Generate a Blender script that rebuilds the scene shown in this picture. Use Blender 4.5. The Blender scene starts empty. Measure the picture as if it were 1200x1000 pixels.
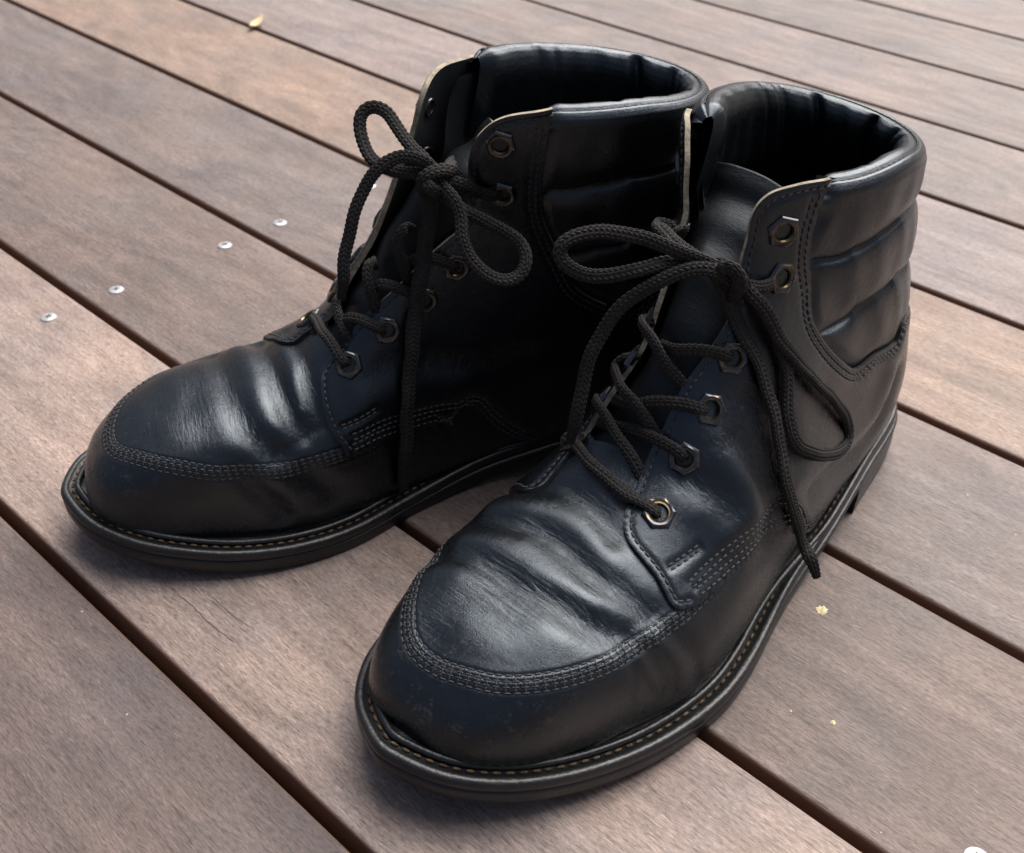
import bpy, math, random, json
import numpy as np
from mathutils import Matrix, Vector
from mathutils.geometry import delaunay_2d_cdt
SC = bpy.context.scene
R_ = math.radians
random.seed(4); RNG = np.random.default_rng(4)

# ------------------------------------------------------------------ camera
cam_data = bpy.data.cameras.new('camera'); cam = bpy.data.objects.new('camera', cam_data)
SC.collection.objects.link(cam); SC.camera = cam
CAM_POS = (-0.13075, 0.0, 0.3627875)
CAM_ROT = ((0.68631784, 0.43413073, -0.58352236), (-0.72718196, 0.42416066, -0.53971672), (0.01319962, 0.79474414, 0.60680106))
cam.matrix_world = Matrix.Translation(CAM_POS) @ Matrix(CAM_ROT).to_4x4()
cam_data.sensor_fit = 'HORIZONTAL'; cam_data.sensor_width = 36; cam_data.lens = 40.19
cam_data.clip_start = .01; cam_data.clip_end = 500
cam_data.dof.use_dof = True; cam_data.dof.focus_distance = .435; cam_data.dof.aperture_fstop = 19

# ------------------------------------------------------------------ sky and sun
world = bpy.data.worlds.new("World"); SC.world = world; world.use_nodes = True
wn = world.node_tree; wn.nodes.clear()
SUN_EL, SUN_AZ = 58.0, 5.0          # azimuth from +X towards +Y of the place the light comes from
sky = wn.nodes.new('ShaderNodeTexSky'); sky.sky_type = 'NISHITA'; sky.sun_disc = False
sky.sun_elevation = R_(SUN_EL); sky.sun_rotation = R_(90 - SUN_AZ)
sky.air_density = 1.0; sky.dust_density = 9.0; sky.ozone_density = 1.0
bg = wn.nodes.new('ShaderNodeBackground'); bg.inputs['Strength'].default_value = .10
wo = wn.nodes.new('ShaderNodeOutputWorld')
wn.links.new(sky.outputs[0], bg.inputs[0]); wn.links.new(bg.outputs[0], wo.inputs[0])
sl = bpy.data.lights.new('sun', 'SUN'); sl.energy = 4.6; sl.angle = R_(64); sl.color = (1, .99, .975)
sun = bpy.data.objects.new('sun', sl); SC.collection.objects.link(sun)
d_ = Vector((math.cos(R_(SUN_EL))*math.cos(R_(SUN_AZ)), math.cos(R_(SUN_EL))*math.sin(R_(SUN_AZ)), math.sin(R_(SUN_EL))))
sun.rotation_euler = d_.to_track_quat('Z', 'Y').to_euler(); sun.location = (0, 0, 3)
SC.view_settings.view_transform = 'Standard'; SC.view_settings.look = 'None'
SC.view_settings.exposure = 0.32; SC.view_settings.gamma = 1

# ------------------------------------------------------------------ material helpers
def mat(name):
    m = bpy.data.materials.new(name); m.use_nodes = True; nt = m.node_tree
    return m, nt, nt.nodes['Principled BSDF']
def nd(nt, t, **k):
    n = nt.nodes.new(t)
    for a, b in k.items():
        if a in n.inputs: n.inputs[a].default_value = b
        else: setattr(n, a, b)
    return n
def ramp(nt, src, stops):
    r = nt.nodes.new('ShaderNodeValToRGB'); cr = r.color_ramp
    while len(cr.elements) < len(stops): cr.elements.new(.5)
    for e, (p, c) in zip(cr.elements, stops):
        e.position = p; e.color = c if len(c) == 4 else (*c, 1)
    nt.links.new(src, r.inputs[0]); return r
def g(v): return (v, v, v, 1)
def coords(nt, scale=(1, 1, 1), rot=(0, 0, 0), kind='Object', add=None):
    t = nt.nodes.new('ShaderNodeTexCoord'); mp = nt.nodes.new('ShaderNodeMapping')
    mp.inputs['Scale'].default_value = scale; mp.inputs['Rotation'].default_value = rot
    src = t.outputs[kind]
    if add is not None:
        va = nt.nodes.new('ShaderNodeVectorMath'); va.operation = 'ADD'
        nt.links.new(src, va.inputs[0]); nt.links.new(add, va.inputs[1]); src = va.outputs[0]
    nt.links.new(src, mp.inputs[0]); return mp.outputs[0]
def math_(nt, op, a, b=None, c=None):
    n = nt.nodes.new('ShaderNodeMath'); n.operation = op
    for i, x in enumerate((a, b, c)):
        if x is None: continue
        if isinstance(x, (int, float)): n.inputs[i].default_value = x
        else: nt.links.new(x, n.inputs[i])
    return n.outputs[0]
def mixc(nt, f, a, b, mode='MIX'):
    n = nt.nodes.new('ShaderNodeMix'); n.data_type = 'RGBA'; n.blend_type = mode
    for k, x in ((0, f), (6, a), (7, b)):
        if isinstance(x, (int, float)): n.inputs[k].default_value = x
        elif isinstance(x, tuple): n.inputs[k].default_value = x
        else: nt.links.new(x, n.inputs[k])
    return n.outputs[2]

def make_leather(name, base=(.0035, .0039, .0047), rough=.22, worn=1.0, grain=1.0, wrinkle=1.0):
    m, nt, p = mat(name)
    co = coords(nt)
    n1 = nd(nt, 'ShaderNodeTexNoise', Scale=38., Detail=5., Roughness=.6); nt.links.new(co, n1.inputs['Vector'])
    n2 = nd(nt, 'ShaderNodeTexNoise', Scale=240., Detail=4., Roughness=.6); nt.links.new(co, n2.inputs['Vector'])
    # fine scratches
    co2 = coords(nt, (60, 900, 300), (.3, .2, .5))
    n3 = nd(nt, 'ShaderNodeTexNoise', Scale=1., Detail=3., Roughness=.5, Distortion=.6); nt.links.new(co2, n3.inputs['Vector'])
    scr = ramp(nt, n3.outputs[0], [(.66, g(0)), (.74, g(1))])
    mask = ramp(nt, n1.outputs[0], [(.48, g(0)), (.68, g(1))])
    wear = math_(nt, 'MULTIPLY', math_(nt, 'MULTIPLY', scr.outputs[0], mask.outputs[0]), .22*worn)
    col = mixc(nt, wear, (*base, 1), (.09, .085, .08, 1))
    # scuffed toe: abraded patches low on the toe cap and along its seam
    tc = nt.nodes.new('ShaderNodeTexCoord'); sx = nt.nodes.new('ShaderNodeSeparateXYZ'); nt.links.new(tc.outputs['Object'], sx.inputs[0])
    tx = ramp(nt, sx.outputs[0], [(.265, g(0)), (.315, g(1))])
    ns = nd(nt, 'ShaderNodeTexNoise', Scale=120., Detail=8., Roughness=.75, Distortion=.4); nt.links.new(co, ns.inputs['Vector'])
    nf = nd(nt, 'ShaderNodeTexNoise', Scale=900., Detail=3., Roughness=.6); nt.links.new(co, nf.inputs['Vector'])
    sc = ramp(nt, math_(nt, 'MULTIPLY', ns.outputs[0], math_(nt, 'ADD', nf.outputs[0], .5)), [(.56, g(0)), (.70, g(1))])
    scuff = math_(nt, 'MULTIPLY', math_(nt, 'MULTIPLY', tx.outputs[0], sc.outputs[0]), .32*worn)
    col = mixc(nt, scuff, col, (.10, .088, .075, 1))
    # specks of dust
    vo = nd(nt, 'ShaderNodeTexVoronoi', Scale=170., Randomness=1.); nt.links.new(co, vo.inputs['Vector'])
    sp = ramp(nt, vo.outputs['Distance'], [(.045, g(1)), (.09, g(0))])
    n4 = nd(nt, 'ShaderNodeTexNoise', Scale=60., Detail=2.); nt.links.new(co, n4.inputs['Vector'])
    spm = ramp(nt, n4.outputs[0], [(.62, g(0)), (.72, g(1))])
    col = mixc(nt, math_(nt, 'MULTIPLY', math_(nt, 'MULTIPLY', sp.outputs[0], spm.outputs[0]), .5*worn), col, (.25, .24, .22, 1))
    nt.links.new(col, p.inputs['Base Color'])
    rr = math_(nt, 'ADD', math_(nt, 'MULTIPLY', n1.outputs[0], .16), rough - .08)
    rr = math_(nt, 'ADD', rr, math_(nt, 'MULTIPLY', n2.outputs[0], .10))
    rr = math_(nt, 'ADD', rr, math_(nt, 'ADD', math_(nt, 'MULTIPLY', wear, .5), math_(nt, 'MULTIPLY', scuff, .4)))
    nt.links.new(rr, p.inputs['Roughness'])
    p.inputs['Specular IOR Level'].default_value = .74
    p.inputs['Coat Weight'].default_value = .0
    p.inputs['Specular Tint'].default_value = (.78, .89, 1.0, 1)
    vg = nd(nt, 'ShaderNodeTexVoronoi', Scale=1500., feature='DISTANCE_TO_EDGE'); nt.links.new(co, vg.inputs['Vector'])
    vr = ramp(nt, vg.outputs['Distance'], [(0., g(0)), (.25, g(1))])
    # fine crumple lines across the flex area (stretched noise)
    co3 = coords(nt, (560, 75, 260), (0, 0, .35))
    n5 = nd(nt, 'ShaderNodeTexNoise', Scale=1., Detail=5., Roughness=.65, Distortion=1.2); nt.links.new(co3, n5.inputs['Vector'])
    at = nt.nodes.new('ShaderNodeAttribute'); at.attribute_name = 'flex'
    hw = math_(nt, 'MULTIPLY', math_(nt, 'MULTIPLY', n5.outputs[0], at.outputs['Fac']), 1.9*wrinkle)
    h = math_(nt, 'ADD', math_(nt, 'MULTIPLY', vr.outputs[0], .10*grain), math_(nt, 'MULTIPLY', n2.outputs[0], .35*grain))
    n6 = nd(nt, 'ShaderNodeTexNoise', Scale=95., Detail=3.); nt.links.new(co, n6.inputs['Vector'])
    h = math_(nt, 'ADD', h, math_(nt, 'MULTIPLY', n6.outputs[0], .9*grain))
    h = math_(nt, 'ADD', h, hw)
    h = math_(nt, 'SUBTRACT', h, math_(nt, 'MULTIPLY', wear, .5))
    b = nd(nt, 'ShaderNodeBump', Strength=.55, Distance=.0006)
    nt.links.new(h, b.inputs['Height']); nt.links.new(b.outputs[0], p.inputs['Normal'])
    return m
M = {}
M['leather'] = make_leather('black_leather')
M['collar'] = make_leather('padded_leather', base=(.0035, .0039, .0047), rough=.24, worn=.7, grain=1.1, wrinkle=.8)
M['tongue'] = make_leather('dull_shaded_tongue_leather', base=(.0045, .0048, .0054), rough=.42, worn=.4)
M['tongue'].node_tree.nodes['Principled BSDF'].inputs['Specular IOR Level'].default_value = .3  # specular cut so the material itself imitates shade deep in the boot
M['lining'] = make_leather('dark_lining', base=(.006, .006, .007), rough=.5, worn=.2, grain=.8, wrinkle=.3)
def simple(name, col, rough, spec=.5, metal=0., nscale=0, amp=.3, bump=0., bscale=800, bdist=.0004):
    m, nt, p = mat(name)
    co = coords(nt)
    if nscale:
        n = nd(nt, 'ShaderNodeTexNoise', Scale=float(nscale), Detail=4.); nt.links.new(co, n.inputs['Vector'])
        r = ramp(nt, n.outputs[0], [(.3, tuple(c*(1-amp) for c in col)), (.7, tuple(min(1, c*(1+amp)) for c in col))])
        nt.links.new(r.outputs[0], p.inputs['Base Color'])
    else: p.inputs['Base Color'].default_value = (*col, 1)
    p.inputs['Roughness'].default_value = rough; p.inputs['Metallic'].default_value = metal
    p.inputs['Specular IOR Level'].default_value = spec
    if bump:
        n = nd(nt, 'ShaderNodeTexNoise', Scale=float(bscale), Detail=4.); nt.links.new(co, n.inputs['Vector'])
        b = nd(nt, 'ShaderNodeBump', Strength=bump, Distance=bdist)
        nt.links.new(n.outputs[0], b.inputs['Height']); nt.links.new(b.outputs[0], p.inputs['Normal'])
    return m
M['raw'] = simple('raw_leather_edge', (.27, .235, .175), .85, .2, nscale=260, amp=.45, bump=.8)
M['suede'] = simple('grey_suede', (.19, .18, .165), .95, .1, nscale=300, amp=.4, bump=.8)
M['dyed_edge'] = simple('dyed_leather_edge', (.02, .02, .021), .6, .4, nscale=400, amp=.4, bump=.6)
M['thread'] = simple('black_thread', (.026, .026, .028), .55, .4, nscale=900, amp=.3, bump=.5, bscale=2500)
M['tan_thread'] = simple('tan_welt_thread', (.075, .048, .026), .8, .2, nscale=350, amp=.6, bump=.6, bscale=2000)
M['cord'] = simple('braided_lace_cord', (.017, .015, .014), .72, .3, nscale=500, amp=.35, bump=.9, bscale=3000, bdist=.0003)
def make_gun():
    m, nt, p = mat('gunmetal_worn_to_brass'); co = coords(nt)
    n = nd(nt, 'ShaderNodeTexNoise', Scale=230., Detail=4., Roughness=.6); nt.links.new(co, n.inputs['Vector'])
    f = ramp(nt, n.outputs[0], [(.56, g(0)), (.66, g(1))]).outputs[0]
    geo = nt.nodes.new('ShaderNodeNewGeometry')
    e = ramp(nt, geo.outputs['Pointiness'], [(.50, g(0)), (.56, g(1))]).outputs[0]
    k = math_(nt, 'MAXIMUM', math_(nt, 'MULTIPLY', f, .7), math_(nt, 'MULTIPLY', e, n.outputs[0]))
    nt.links.new(mixc(nt, k, (.075, .075, .085, 1), (.24, .17, .08, 1)), p.inputs['Base Color'])
    p.inputs['Metallic'].default_value = .9; p.inputs['Roughness'].default_value = .2
    return m
M['gun'] = make_gun()
M['brass'] = simple('worn_brass', (.11, .085, .05), .3, .5, .95, nscale=450, amp=.6)
M['hole'] = simple('eyelet_hole_shade', (.004, .004, .004), .7, .2)  # near-black disc, painted shade in place of a real hole's depth
def make_rubber():
    m, nt, p = mat('black_rubber_sole'); co = coords(nt)
    n = nd(nt, 'ShaderNodeTexNoise', Scale=45., Detail=6., Roughness=.65); nt.links.new(co, n.inputs['Vector'])
    f = ramp(nt, n.outputs[0], [(.56, g(0)), (.74, g(1))])
    n2 = nd(nt, 'ShaderNodeTexNoise', Scale=600., Detail=3.); nt.links.new(co, n2.inputs['Vector'])
    c = mixc(nt, math_(nt, 'MULTIPLY', f.outputs[0], math_(nt, 'MULTIPLY', n2.outputs[0], .55)), (.008, .0085, .0095, 1), (.07, .067, .062, 1))
    nt.links.new(c, p.inputs['Base Color'])
    nt.links.new(math_(nt, 'ADD', math_(nt, 'MULTIPLY', n.outputs[0], .3), .25), p.inputs['Roughness'])
    b = nd(nt, 'ShaderNodeBump', Strength=.5, Distance=.0005)
    nt.links.new(math_(nt, 'ADD', n2.outputs[0], math_(nt, 'MULTIPLY', f.outputs[0], .8)), b.inputs['Height']); nt.links.new(b.outputs[0], p.inputs['Normal'])
    return m
M['rubber'] = make_rubber()

# ------------------------------------------------------------------ object helpers
def link(o, parent=None):
    SC.collection.objects.link(o)
    if parent is not None: o.parent = parent
    return o
def mesh_obj(name, V, Fs, mats, parent=None, smooth=True, midx=None, attr=None):
    me = bpy.data.meshes.new(name)
    V = np.asarray(V, np.float32)
    if isinstance(Fs, np.ndarray):
        n, k = Fs.shape
        me.vertices.add(len(V)); me.vertices.foreach_set('co', V.ravel())
        me.loops.add(n*k); me.loops.foreach_set('vertex_index', Fs.astype(np.int32).ravel())
        me.polygons.add(n); me.polygons.foreach_set('loop_start', np.arange(0, n*k, k, dtype=np.int32))
        me.polygons.foreach_set('loop_total', np.full(n, k, np.int32))
        me.update(calc_edges=True)
    else:
        me.from_pydata(V.tolist(), [], Fs); me.update()
    for m in (mats if isinstance(mats, (list, tuple)) else [mats]): me.materials.append(m)
    me.polygons.foreach_set('use_smooth', np.full(len(me.polygons), smooth))
    if midx is not None: me.polygons.foreach_set('material_index', np.asarray(midx, np.int32))
    if attr is not None:
        a = me.attributes.new('flex', 'FLOAT', 'POINT'); a.data.foreach_set('value', np.asarray(attr, np.float32))
    me.validate(); me.update()
    return link(bpy.data.objects.new(name, me), parent)
def grid_faces(nu, nv, closed=False):
    i = np.arange(nu-1)[:, None]; j = np.arange(nv if closed else nv-1)[None, :]
    j2 = (j+1) % nv
    a = i*nv+j; b = i*nv+j2; c = (i+1)*nv+j2; d = (i+1)*nv+j
    return np.stack([a+0*b, b, c, d+0*b], -1).reshape(-1, 4)
def empty(name, loc, rz=0):
    o = bpy.data.objects.new(name, None); o.location = loc; o.rotation_euler = (0, 0, rz); o.empty_display_size = .05
    return link(o)

# ------------------------------------------------------------------ deck
PITCH, GAP, TH = .125, .0052, .027
ground = mesh_obj('ground', [(-60, -60, -.14), (60, -60, -.14), (60, 60, -.14), (-60, 60, -.14)], np.array([[0, 1, 2, 3]]), simple('dark_soil', (.05, .04, .03), .95, .2, nscale=9, amp=.5, bump=.5, bscale=60))
ground['kind'] = 'structure'
deck = empty('deck', (0, 0, 0)); deck['kind'] = 'structure'
def make_wood():
    m, nt, p = mat('weathered_hardwood')
    oi = nt.nodes.new('ShaderNodeObjectInfo')
    off = nt.nodes.new('ShaderNodeCombineXYZ')
    nt.links.new(math_(nt, 'MULTIPLY', oi.outputs['Random'], 37.), off.inputs[0])
    nt.links.new(math_(nt, 'MULTIPLY', oi.outputs['Random'], 91.), off.inputs[1])
    v1 = coords(nt, (1, 1, 1), add=off.outputs[0])
    # slow warp so the grain wanders
    w = nd(nt, 'ShaderNodeTexNoise', Scale=5.5, Detail=2.); nt.links.new(v1, w.inputs['Vector'])
    ws = nt.nodes.new('ShaderNodeVectorMath'); ws.operation = 'SCALE'; ws.inputs[3].default_value = .009
    nt.links.new(w.outputs['Color'], ws.inputs[0])
    wa = nt.nodes.new('ShaderNodeVectorMath'); wa.operation = 'ADD'; nt.links.new(v1, wa.inputs[0]); nt.links.new(ws.outputs[0], wa.inputs[1])
    def mp(s):
        n = nt.nodes.new('ShaderNodeMapping'); n.inputs['Scale'].default_value = s; nt.links.new(wa.outputs[0], n.inputs[0]); return n.outputs[0]
    broad = nd(nt, 'ShaderNodeTexNoise', Scale=1., Detail=4., Roughness=.55); nt.links.new(mp((34, 5, 10)), broad.inputs['Vector'])
    fig = nd(nt, 'ShaderNodeTexWave', Scale=1., Distortion=9., Detail=3., bands_direction='X'); fig.inputs['Detail Scale'].default_value = 1.1
    nt.links.new(mp((16, 3.2, 8)), fig.inputs['Vector'])
    fine = nd(nt, 'ShaderNodeTexNoise', Scale=1., Detail=6., Roughness=.72); nt.links.new(mp((600, 62, 200)), fine.inputs['Vector'])
    fib = nd(nt, 'ShaderNodeTexNoise', Scale=1., Detail=4., Roughness=.7); nt.links.new(mp((1400, 330, 900)), fib.inputs['Vector'])
    blot = nd(nt, 'ShaderNodeTexNoise', Scale=13., Detail=4., Roughness=.6); nt.links.new(v1, blot.inputs['Vector'])
    c = ramp(nt, broad.outputs[0], [(.28, (.78, .76, .76)), (.5, (.96, .95, .95)), (.74, (1.14, 1.13, 1.12))]).outputs[0]
    c = mixc(nt, .35, c, ramp(nt, fig.outputs[0], [(.1, (.86, .84, .84)), (.9, (1.08, 1.07, 1.06))]).outputs[0], 'MULTIPLY')
    c = mixc(nt, .75, c, ramp(nt, fine.outputs[0], [(.36, (.66, .64, .63)), (.5, (1., 1., 1.)), (.66, (1.28, 1.28, 1.28))]).outputs[0], 'MULTIPLY')
    c = mixc(nt, .7, c, ramp(nt, fib.outputs[0], [(.33, (.5, .48, .47)), (.5, (1., 1., 1.)), (.67, (1.45, 1.45, 1.45))]).outputs[0], 'MULTIPLY')
    c = mixc(nt, .8, c, ramp(nt, blot.outputs[0], [(.3, (.84, .87, .93)), (.7, (1.14, 1.04, .96))]).outputs[0], 'MULTIPLY')
    por = nd(nt, 'ShaderNodeTexNoise', Scale=1., Detail=2., Roughness=.5); nt.links.new(mp((1700, 150, 900)), por.inputs['Vector'])
    c = mixc(nt, ramp(nt, por.outputs[0], [(.60, g(0)), (.66, g(.6))]).outputs[0], c, (.38, .35, .34, 1), 'MULTIPLY')
    lit = nd(nt, 'ShaderNodeTexNoise', Scale=1., Detail=2., Roughness=.5); nt.links.new(mp((1500, 190, 500)), lit.inputs['Vector'])
    c = mixc(nt, ramp(nt, lit.outputs[0], [(.62, g(0)), (.68, g(.55))]).outputs[0], c, (1.55, 1.55, 1.55, 1), 'MULTIPLY')
    n7 = nd(nt, 'ShaderNodeTexNoise', Scale=1., Detail=1.5, Roughness=.4); nt.links.new(mp((13, 4.2, 5)), n7.inputs['Vector'])
    ring = math_(nt, 'SINE', math_(nt, 'MULTIPLY', n7.outputs[0], 62.))
    c = mixc(nt, .9, c, ramp(nt, math_(nt, 'MULTIPLY_ADD', ring, .5, .5), [(.05, (.91, .90, .90)), (.5, (1., 1., 1.)), (.95, (1.06, 1.05, 1.05))]).outputs[0], 'MULTIPLY')
    n8 = nd(nt, 'ShaderNodeTexNoise', Scale=1., Detail=2., Roughness=.5, Distortion=1.5); nt.links.new(mp((16, 6, 5)), n8.inputs['Vector'])
    c = mixc(nt, 1., c, ramp(nt, n8.outputs[0], [(.33, (.86, .85, .86)), (.48, (1., 1., 1.)), (.70, (1.05, 1.03, 1.02))]).outputs[0], 'MULTIPLY')
    c = mixc(nt, 1., c, oi.outputs['Color'], 'MULTIPLY')
    # fresh red-brown wood down in the joints, grey weathering on the walked-on top
    geo = nt.nodes.new('ShaderNodeNewGeometry'); sx = nt.nodes.new('ShaderNodeSeparateXYZ'); nt.links.new(geo.outputs['Normal'], sx.inputs[0])
    side = ramp(nt, sx.outputs[2], [(.55, g(1)), (.93, g(0))]).outputs[0]
    c = mixc(nt, math_(nt, 'MULTIPLY', side, .9), c, (.15, .078, .05, 1))
    # small dark pin holes and pale specks
    vo = nd(nt, 'ShaderNodeTexVoronoi', Scale=26., Randomness=1.); nt.links.new(v1, vo.inputs['Vector'])
    c = mixc(nt, ramp(nt, vo.outputs['Distance'], [(.012, g(.75)), (.03, g(0))]).outputs[0], c, (.05, .04, .035, 1))
    vo2 = nd(nt, 'ShaderNodeTexVoronoi', Scale=55., Randomness=1.); nt.links.new(v1, vo2.inputs['Vector'])
    c = mixc(nt, ramp(nt, vo2.outputs['Distance'], [(.018, g(.5)), (.035, g(0))]).outputs[0], c, (.55, .5, .45, 1))
    nt.links.new(c, p.inputs['Base Color'])
    nt.links.new(math_(nt, 'ADD', math_(nt, 'MULTIPLY', fine.outputs[0], .25), .46), p.inputs['Roughness'])
    p.inputs['Specular IOR Level'].default_value = .42
    h = math_(nt, 'ADD', math_(nt, 'MULTIPLY', fine.outputs[0], 1.), math_(nt, 'MULTIPLY', fib.outputs[0], .8))
    h = math_(nt, 'ADD', h, math_(nt, 'MULTIPLY', broad.outputs[0], 1.5))
    b = nd(nt, 'ShaderNodeBump', Strength=.6, Distance=.0005)
    nt.links.new(h, b.inputs['Height']); nt.links.new(b.outputs[0], p.inputs['Normal'])
    return m
M['wood'] = make_wood()
def plank_mesh(y0, y1):
    w = PITCH-GAP; r = .0021
    prof = [(0, -TH)]
    prof += [(0, -r-.0006)]+[(r-r*math.cos(a), -r+r*math.sin(a)) for a in np.linspace(.15, math.pi/2, 6)]
    prof += [(w-x, z) for x, z in prof[::-1]]
    n = len(prof); ny = 60; V = []
    ys = np.linspace(y0, y1, ny)
    for y in ys:
        for x, z in prof: V.append((x, y, z))
    F_ = grid_faces(ny, n, True).tolist()
    F_ = [f[::-1] for f in F_]
    F_.append(list(range(n))); F_.append([(ny-1)*n+i for i in range(n)][::-1])
    me = bpy.data.meshes.new('plank'); me.from_pydata(V, [], F_); me.materials.append(M['wood'])
    for q in me.polygons: q.use_smooth = True
    me.set_sharp_from_angle(angle=R_(40))
    return me
PM = plank_mesh(-1.3, 3.1)
COL = {-2: (.175, .145, .135), -1: (.175, .142, .130), 0: (.300, .240, .212), 1: (.250, .203, .185), 2: (.262, .222, .200), 3: (.335, .258, .208), 4: (.350, .290, .262), 5: (.345, .285, .250)}
MUL = {-2: (.77, .79, .82), -1: (.77, .79, .82), 0: (1.06, 1.14, 1.16), 1: (.75, .79, .79), 2: (.75, .79, .83), 3: (.90, .95, .97), 4: (.80, .87, .93)}
planks = {}
for k in range(-6, 20):
    o = link(bpy.data.objects.new('plank', PM), deck)
    o.location = (k*PITCH+GAP, 0, 0)
    j = (k*7919) % 7/7
    mm = MUL.get(k, (.70, .775, .84)); c = COL.get(k, (.335+.03*j, .275+.02*j, .24+.02*j))
    o.color = (.75*c[0]*mm[0], .705*c[1]*mm[1], .69*c[2]*mm[2], 1); planks[k] = o
    o.rotation_euler[1] = R_((((k*31) % 5)-2)*.06)
# joists under the planks
M['joist'] = simple('dark_joist', (.035, .025, .02), .9, .2, nscale=30, amp=.4)
for y in (-1.3+.66*0, -.66, -.02, .591, 1.19, 1.79, 2.39):
    jx0, jx1 = -6*PITCH-.02, 20*PITCH+.02
    V = [(x, yy, z) for z in (-TH-.045, -TH-.0008) for yy in (y-.02, y+.02) for x in (jx0, jx1)]
    Fq = [(0, 2, 3, 1), (4, 5, 7, 6), (0, 1, 5, 4), (2, 6, 7, 3), (0, 4, 6, 2), (1, 3, 7, 5)]
    mesh_obj('joist', V, [list(q) for q in Fq], M['joist'], deck, smooth=False)
# screws
M['steel'] = simple('stainless_screw', (.42, .42, .43), .42, .5, .6, nscale=300, amp=.2, bump=.3, bscale=1500)
M['slot'] = simple('screw_recess', (.05, .05, .05), .6)
def screw_mesh():
    V = []; F_ = []; mi = []
    n = 24
    rings = [(.0, .0012), (.0026, .00115), (.0044, .0007), (.0047, .0001), (.0047, -.002)]
    V.append((0, 0, .0012))
    for r, z in rings[1:]:
        for i in range(n): V.append((r*math.cos(2*math.pi*i/n), r*math.sin(2*math.pi*i/n), z))
    for i in range(n): F_.append([0, 1+i, 1+(i+1) % n]); mi.append(0)
    for k in range(3):
        for i in range(n):
            a = 1+k*n+i; b = 1+k*n+(i+1) % n; F_.append([a, a+n, b+n, b]); mi.append(0)
    for ang in (.4, .4+math.pi/2):
        c, s = math.cos(ang), math.sin(ang); b0 = len(V)
        for x, y in ((-.0021, -.00045), (.0021, -.00045), (.0021, .00045), (-.0021, .00045)):
            V.append((c*x-s*y, s*x+c*y, .00135))
        F_.append([b0, b0+1, b0+2, b0+3]); mi.append(1)
    me = bpy.data.meshes.new('screw'); me.from_pydata(V, [], F_); me.materials.append(M['steel']); me.materials.append(M['slot'])
    me.polygons.foreach_set('material_index', mi)
    return me
SM = screw_mesh()
YS = 4.7285*.125
def add_screw(k, xw, y, sc=1.0):
    o = link(bpy.data.objects.new('screw', SM), planks[k]); o.location = (xw-k*PITCH-GAP, y, .0); o.rotation_euler[2] = random.random()*3; o.scale = (sc, sc, 1)
for k in range(-3, 5):
    for fx in (.188, .828):
        add_screw(k, (k+fx)*PITCH, YS + (0 if k in (0, 1, 2) else random.uniform(-.002, .002)))
add_screw(1, 0.1500, 0.0336, 1.0)
for k in (-1, 2, 3, 4):
    for fx in (.2, .82): add_screw(k, (k+fx)*PITCH, -.02)
# dried lichen spots on the planks
M['lichen'] = simple('pale_dried_spot', (.50, .43, .26), .95, .1, nscale=600, amp=.4, bump=.8)
def spot(k, x, y, r, seed):
    rg = np.random.default_rng(seed); n = 22; V = [(0, 0, .0006)]
    for i in range(n):
        rr = r*(.6+.55*rg.random()); V.append((rr*math.cos(2*math.pi*i/n), rr*math.sin(2*math.pi*i/n), .00012))
    Fq = [[0, 1+i, 1+(i+1) % n] for i in range(n)]
    o = mesh_obj('lichen_spot', V, Fq, M['lichen'], planks[k]); o.location = (x-k*PITCH-GAP, y, 0.0001)
spot(1, 1.73*PITCH, 1.088*PITCH, .0030, 1)
spot(1, 1.28*PITCH, .93*PITCH, .0007, 2)
spot(1, 1.335*PITCH, .81*PITCH, .0012, 5)
# drying cracks in the plank in front of the boots
M['crack'] = simple('crack_shadow', (.085, .065, .055), .95, .1)
def crack(k, pts, wid):
    n = len(pts)*5; t = np.linspace(0, len(pts)-1, n); P = np.stack([np.interp(t, range(len(pts)), [q[i] for q in pts]) for i in (0, 1)], 1)
    P += RNG.normal(0, .00022, P.shape); T = np.gradient(P, axis=0); T /= np.linalg.norm(T, axis=1, keepdims=True); S_ = np.stack([-T[:, 1], T[:, 0]], 1)
    w = wid*np.sin(np.linspace(0, math.pi, n))[:, None]**.6*RNG.uniform(.5, 1.2, (n, 1))
    V = [(x-k*PITCH-GAP, y, .00012) for x, y in np.vstack([P-S_*w, P+S_*w])]
    mesh_obj('crack', V, [[i, n+i, n+i+1, i+1] for i in range(n-1)], M['crack'], planks[k])
crack(0, [(0.028, 0.3564), (0.0289, 0.3457), (0.0287, 0.3344), (0.028, 0.3195), (0.0285, 0.3104), (0.029, 0.3033)], .00024)
crack(0, [(0.0368, 0.336), (0.0378, 0.3299), (0.0376, 0.3221), (0.0372, 0.3147), (0.0386, 0.3076), (0.0393, 0.302)], .0002)
# dry leaf lying over the joint
def dry_leaf():
    n, m_ = 14, 7; V = []
    for i in range(n):
        t = i/(n-1); w = .0062*math.sin(math.pi*min(1, t*1.02))**.8*(1-.25*t)
        for j in range(m_):
            u = j/(m_-1)*2-1
            V.append((w*u, (t-.5)*.034, .0025+.006*(t-.4)**2*4*.6+.0025*abs(u)**1.5+.0006*math.sin(9*t+3*u)))
    F_ = grid_faces(n, m_)
    o = mesh_obj('dry_leaf', V, F_, simple('dry_straw_leaf', (.62, .45, .25), .7, .3, nscale=300, amp=.25, bump=.6))
    s = o.modifiers.new('thickness', 'SOLIDIFY'); s.thickness = .0005
    o.location = (4.04*PITCH, 7.43*PITCH, .0005); o.rotation_euler = (0, 0, R_(-62)); o.scale = (.8, .8, .8)
    o['label'] = 'small dry straw-coloured leaf lying across a deck joint behind the boots'; o['category'] = 'leaf'
dry_leaf()

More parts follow.
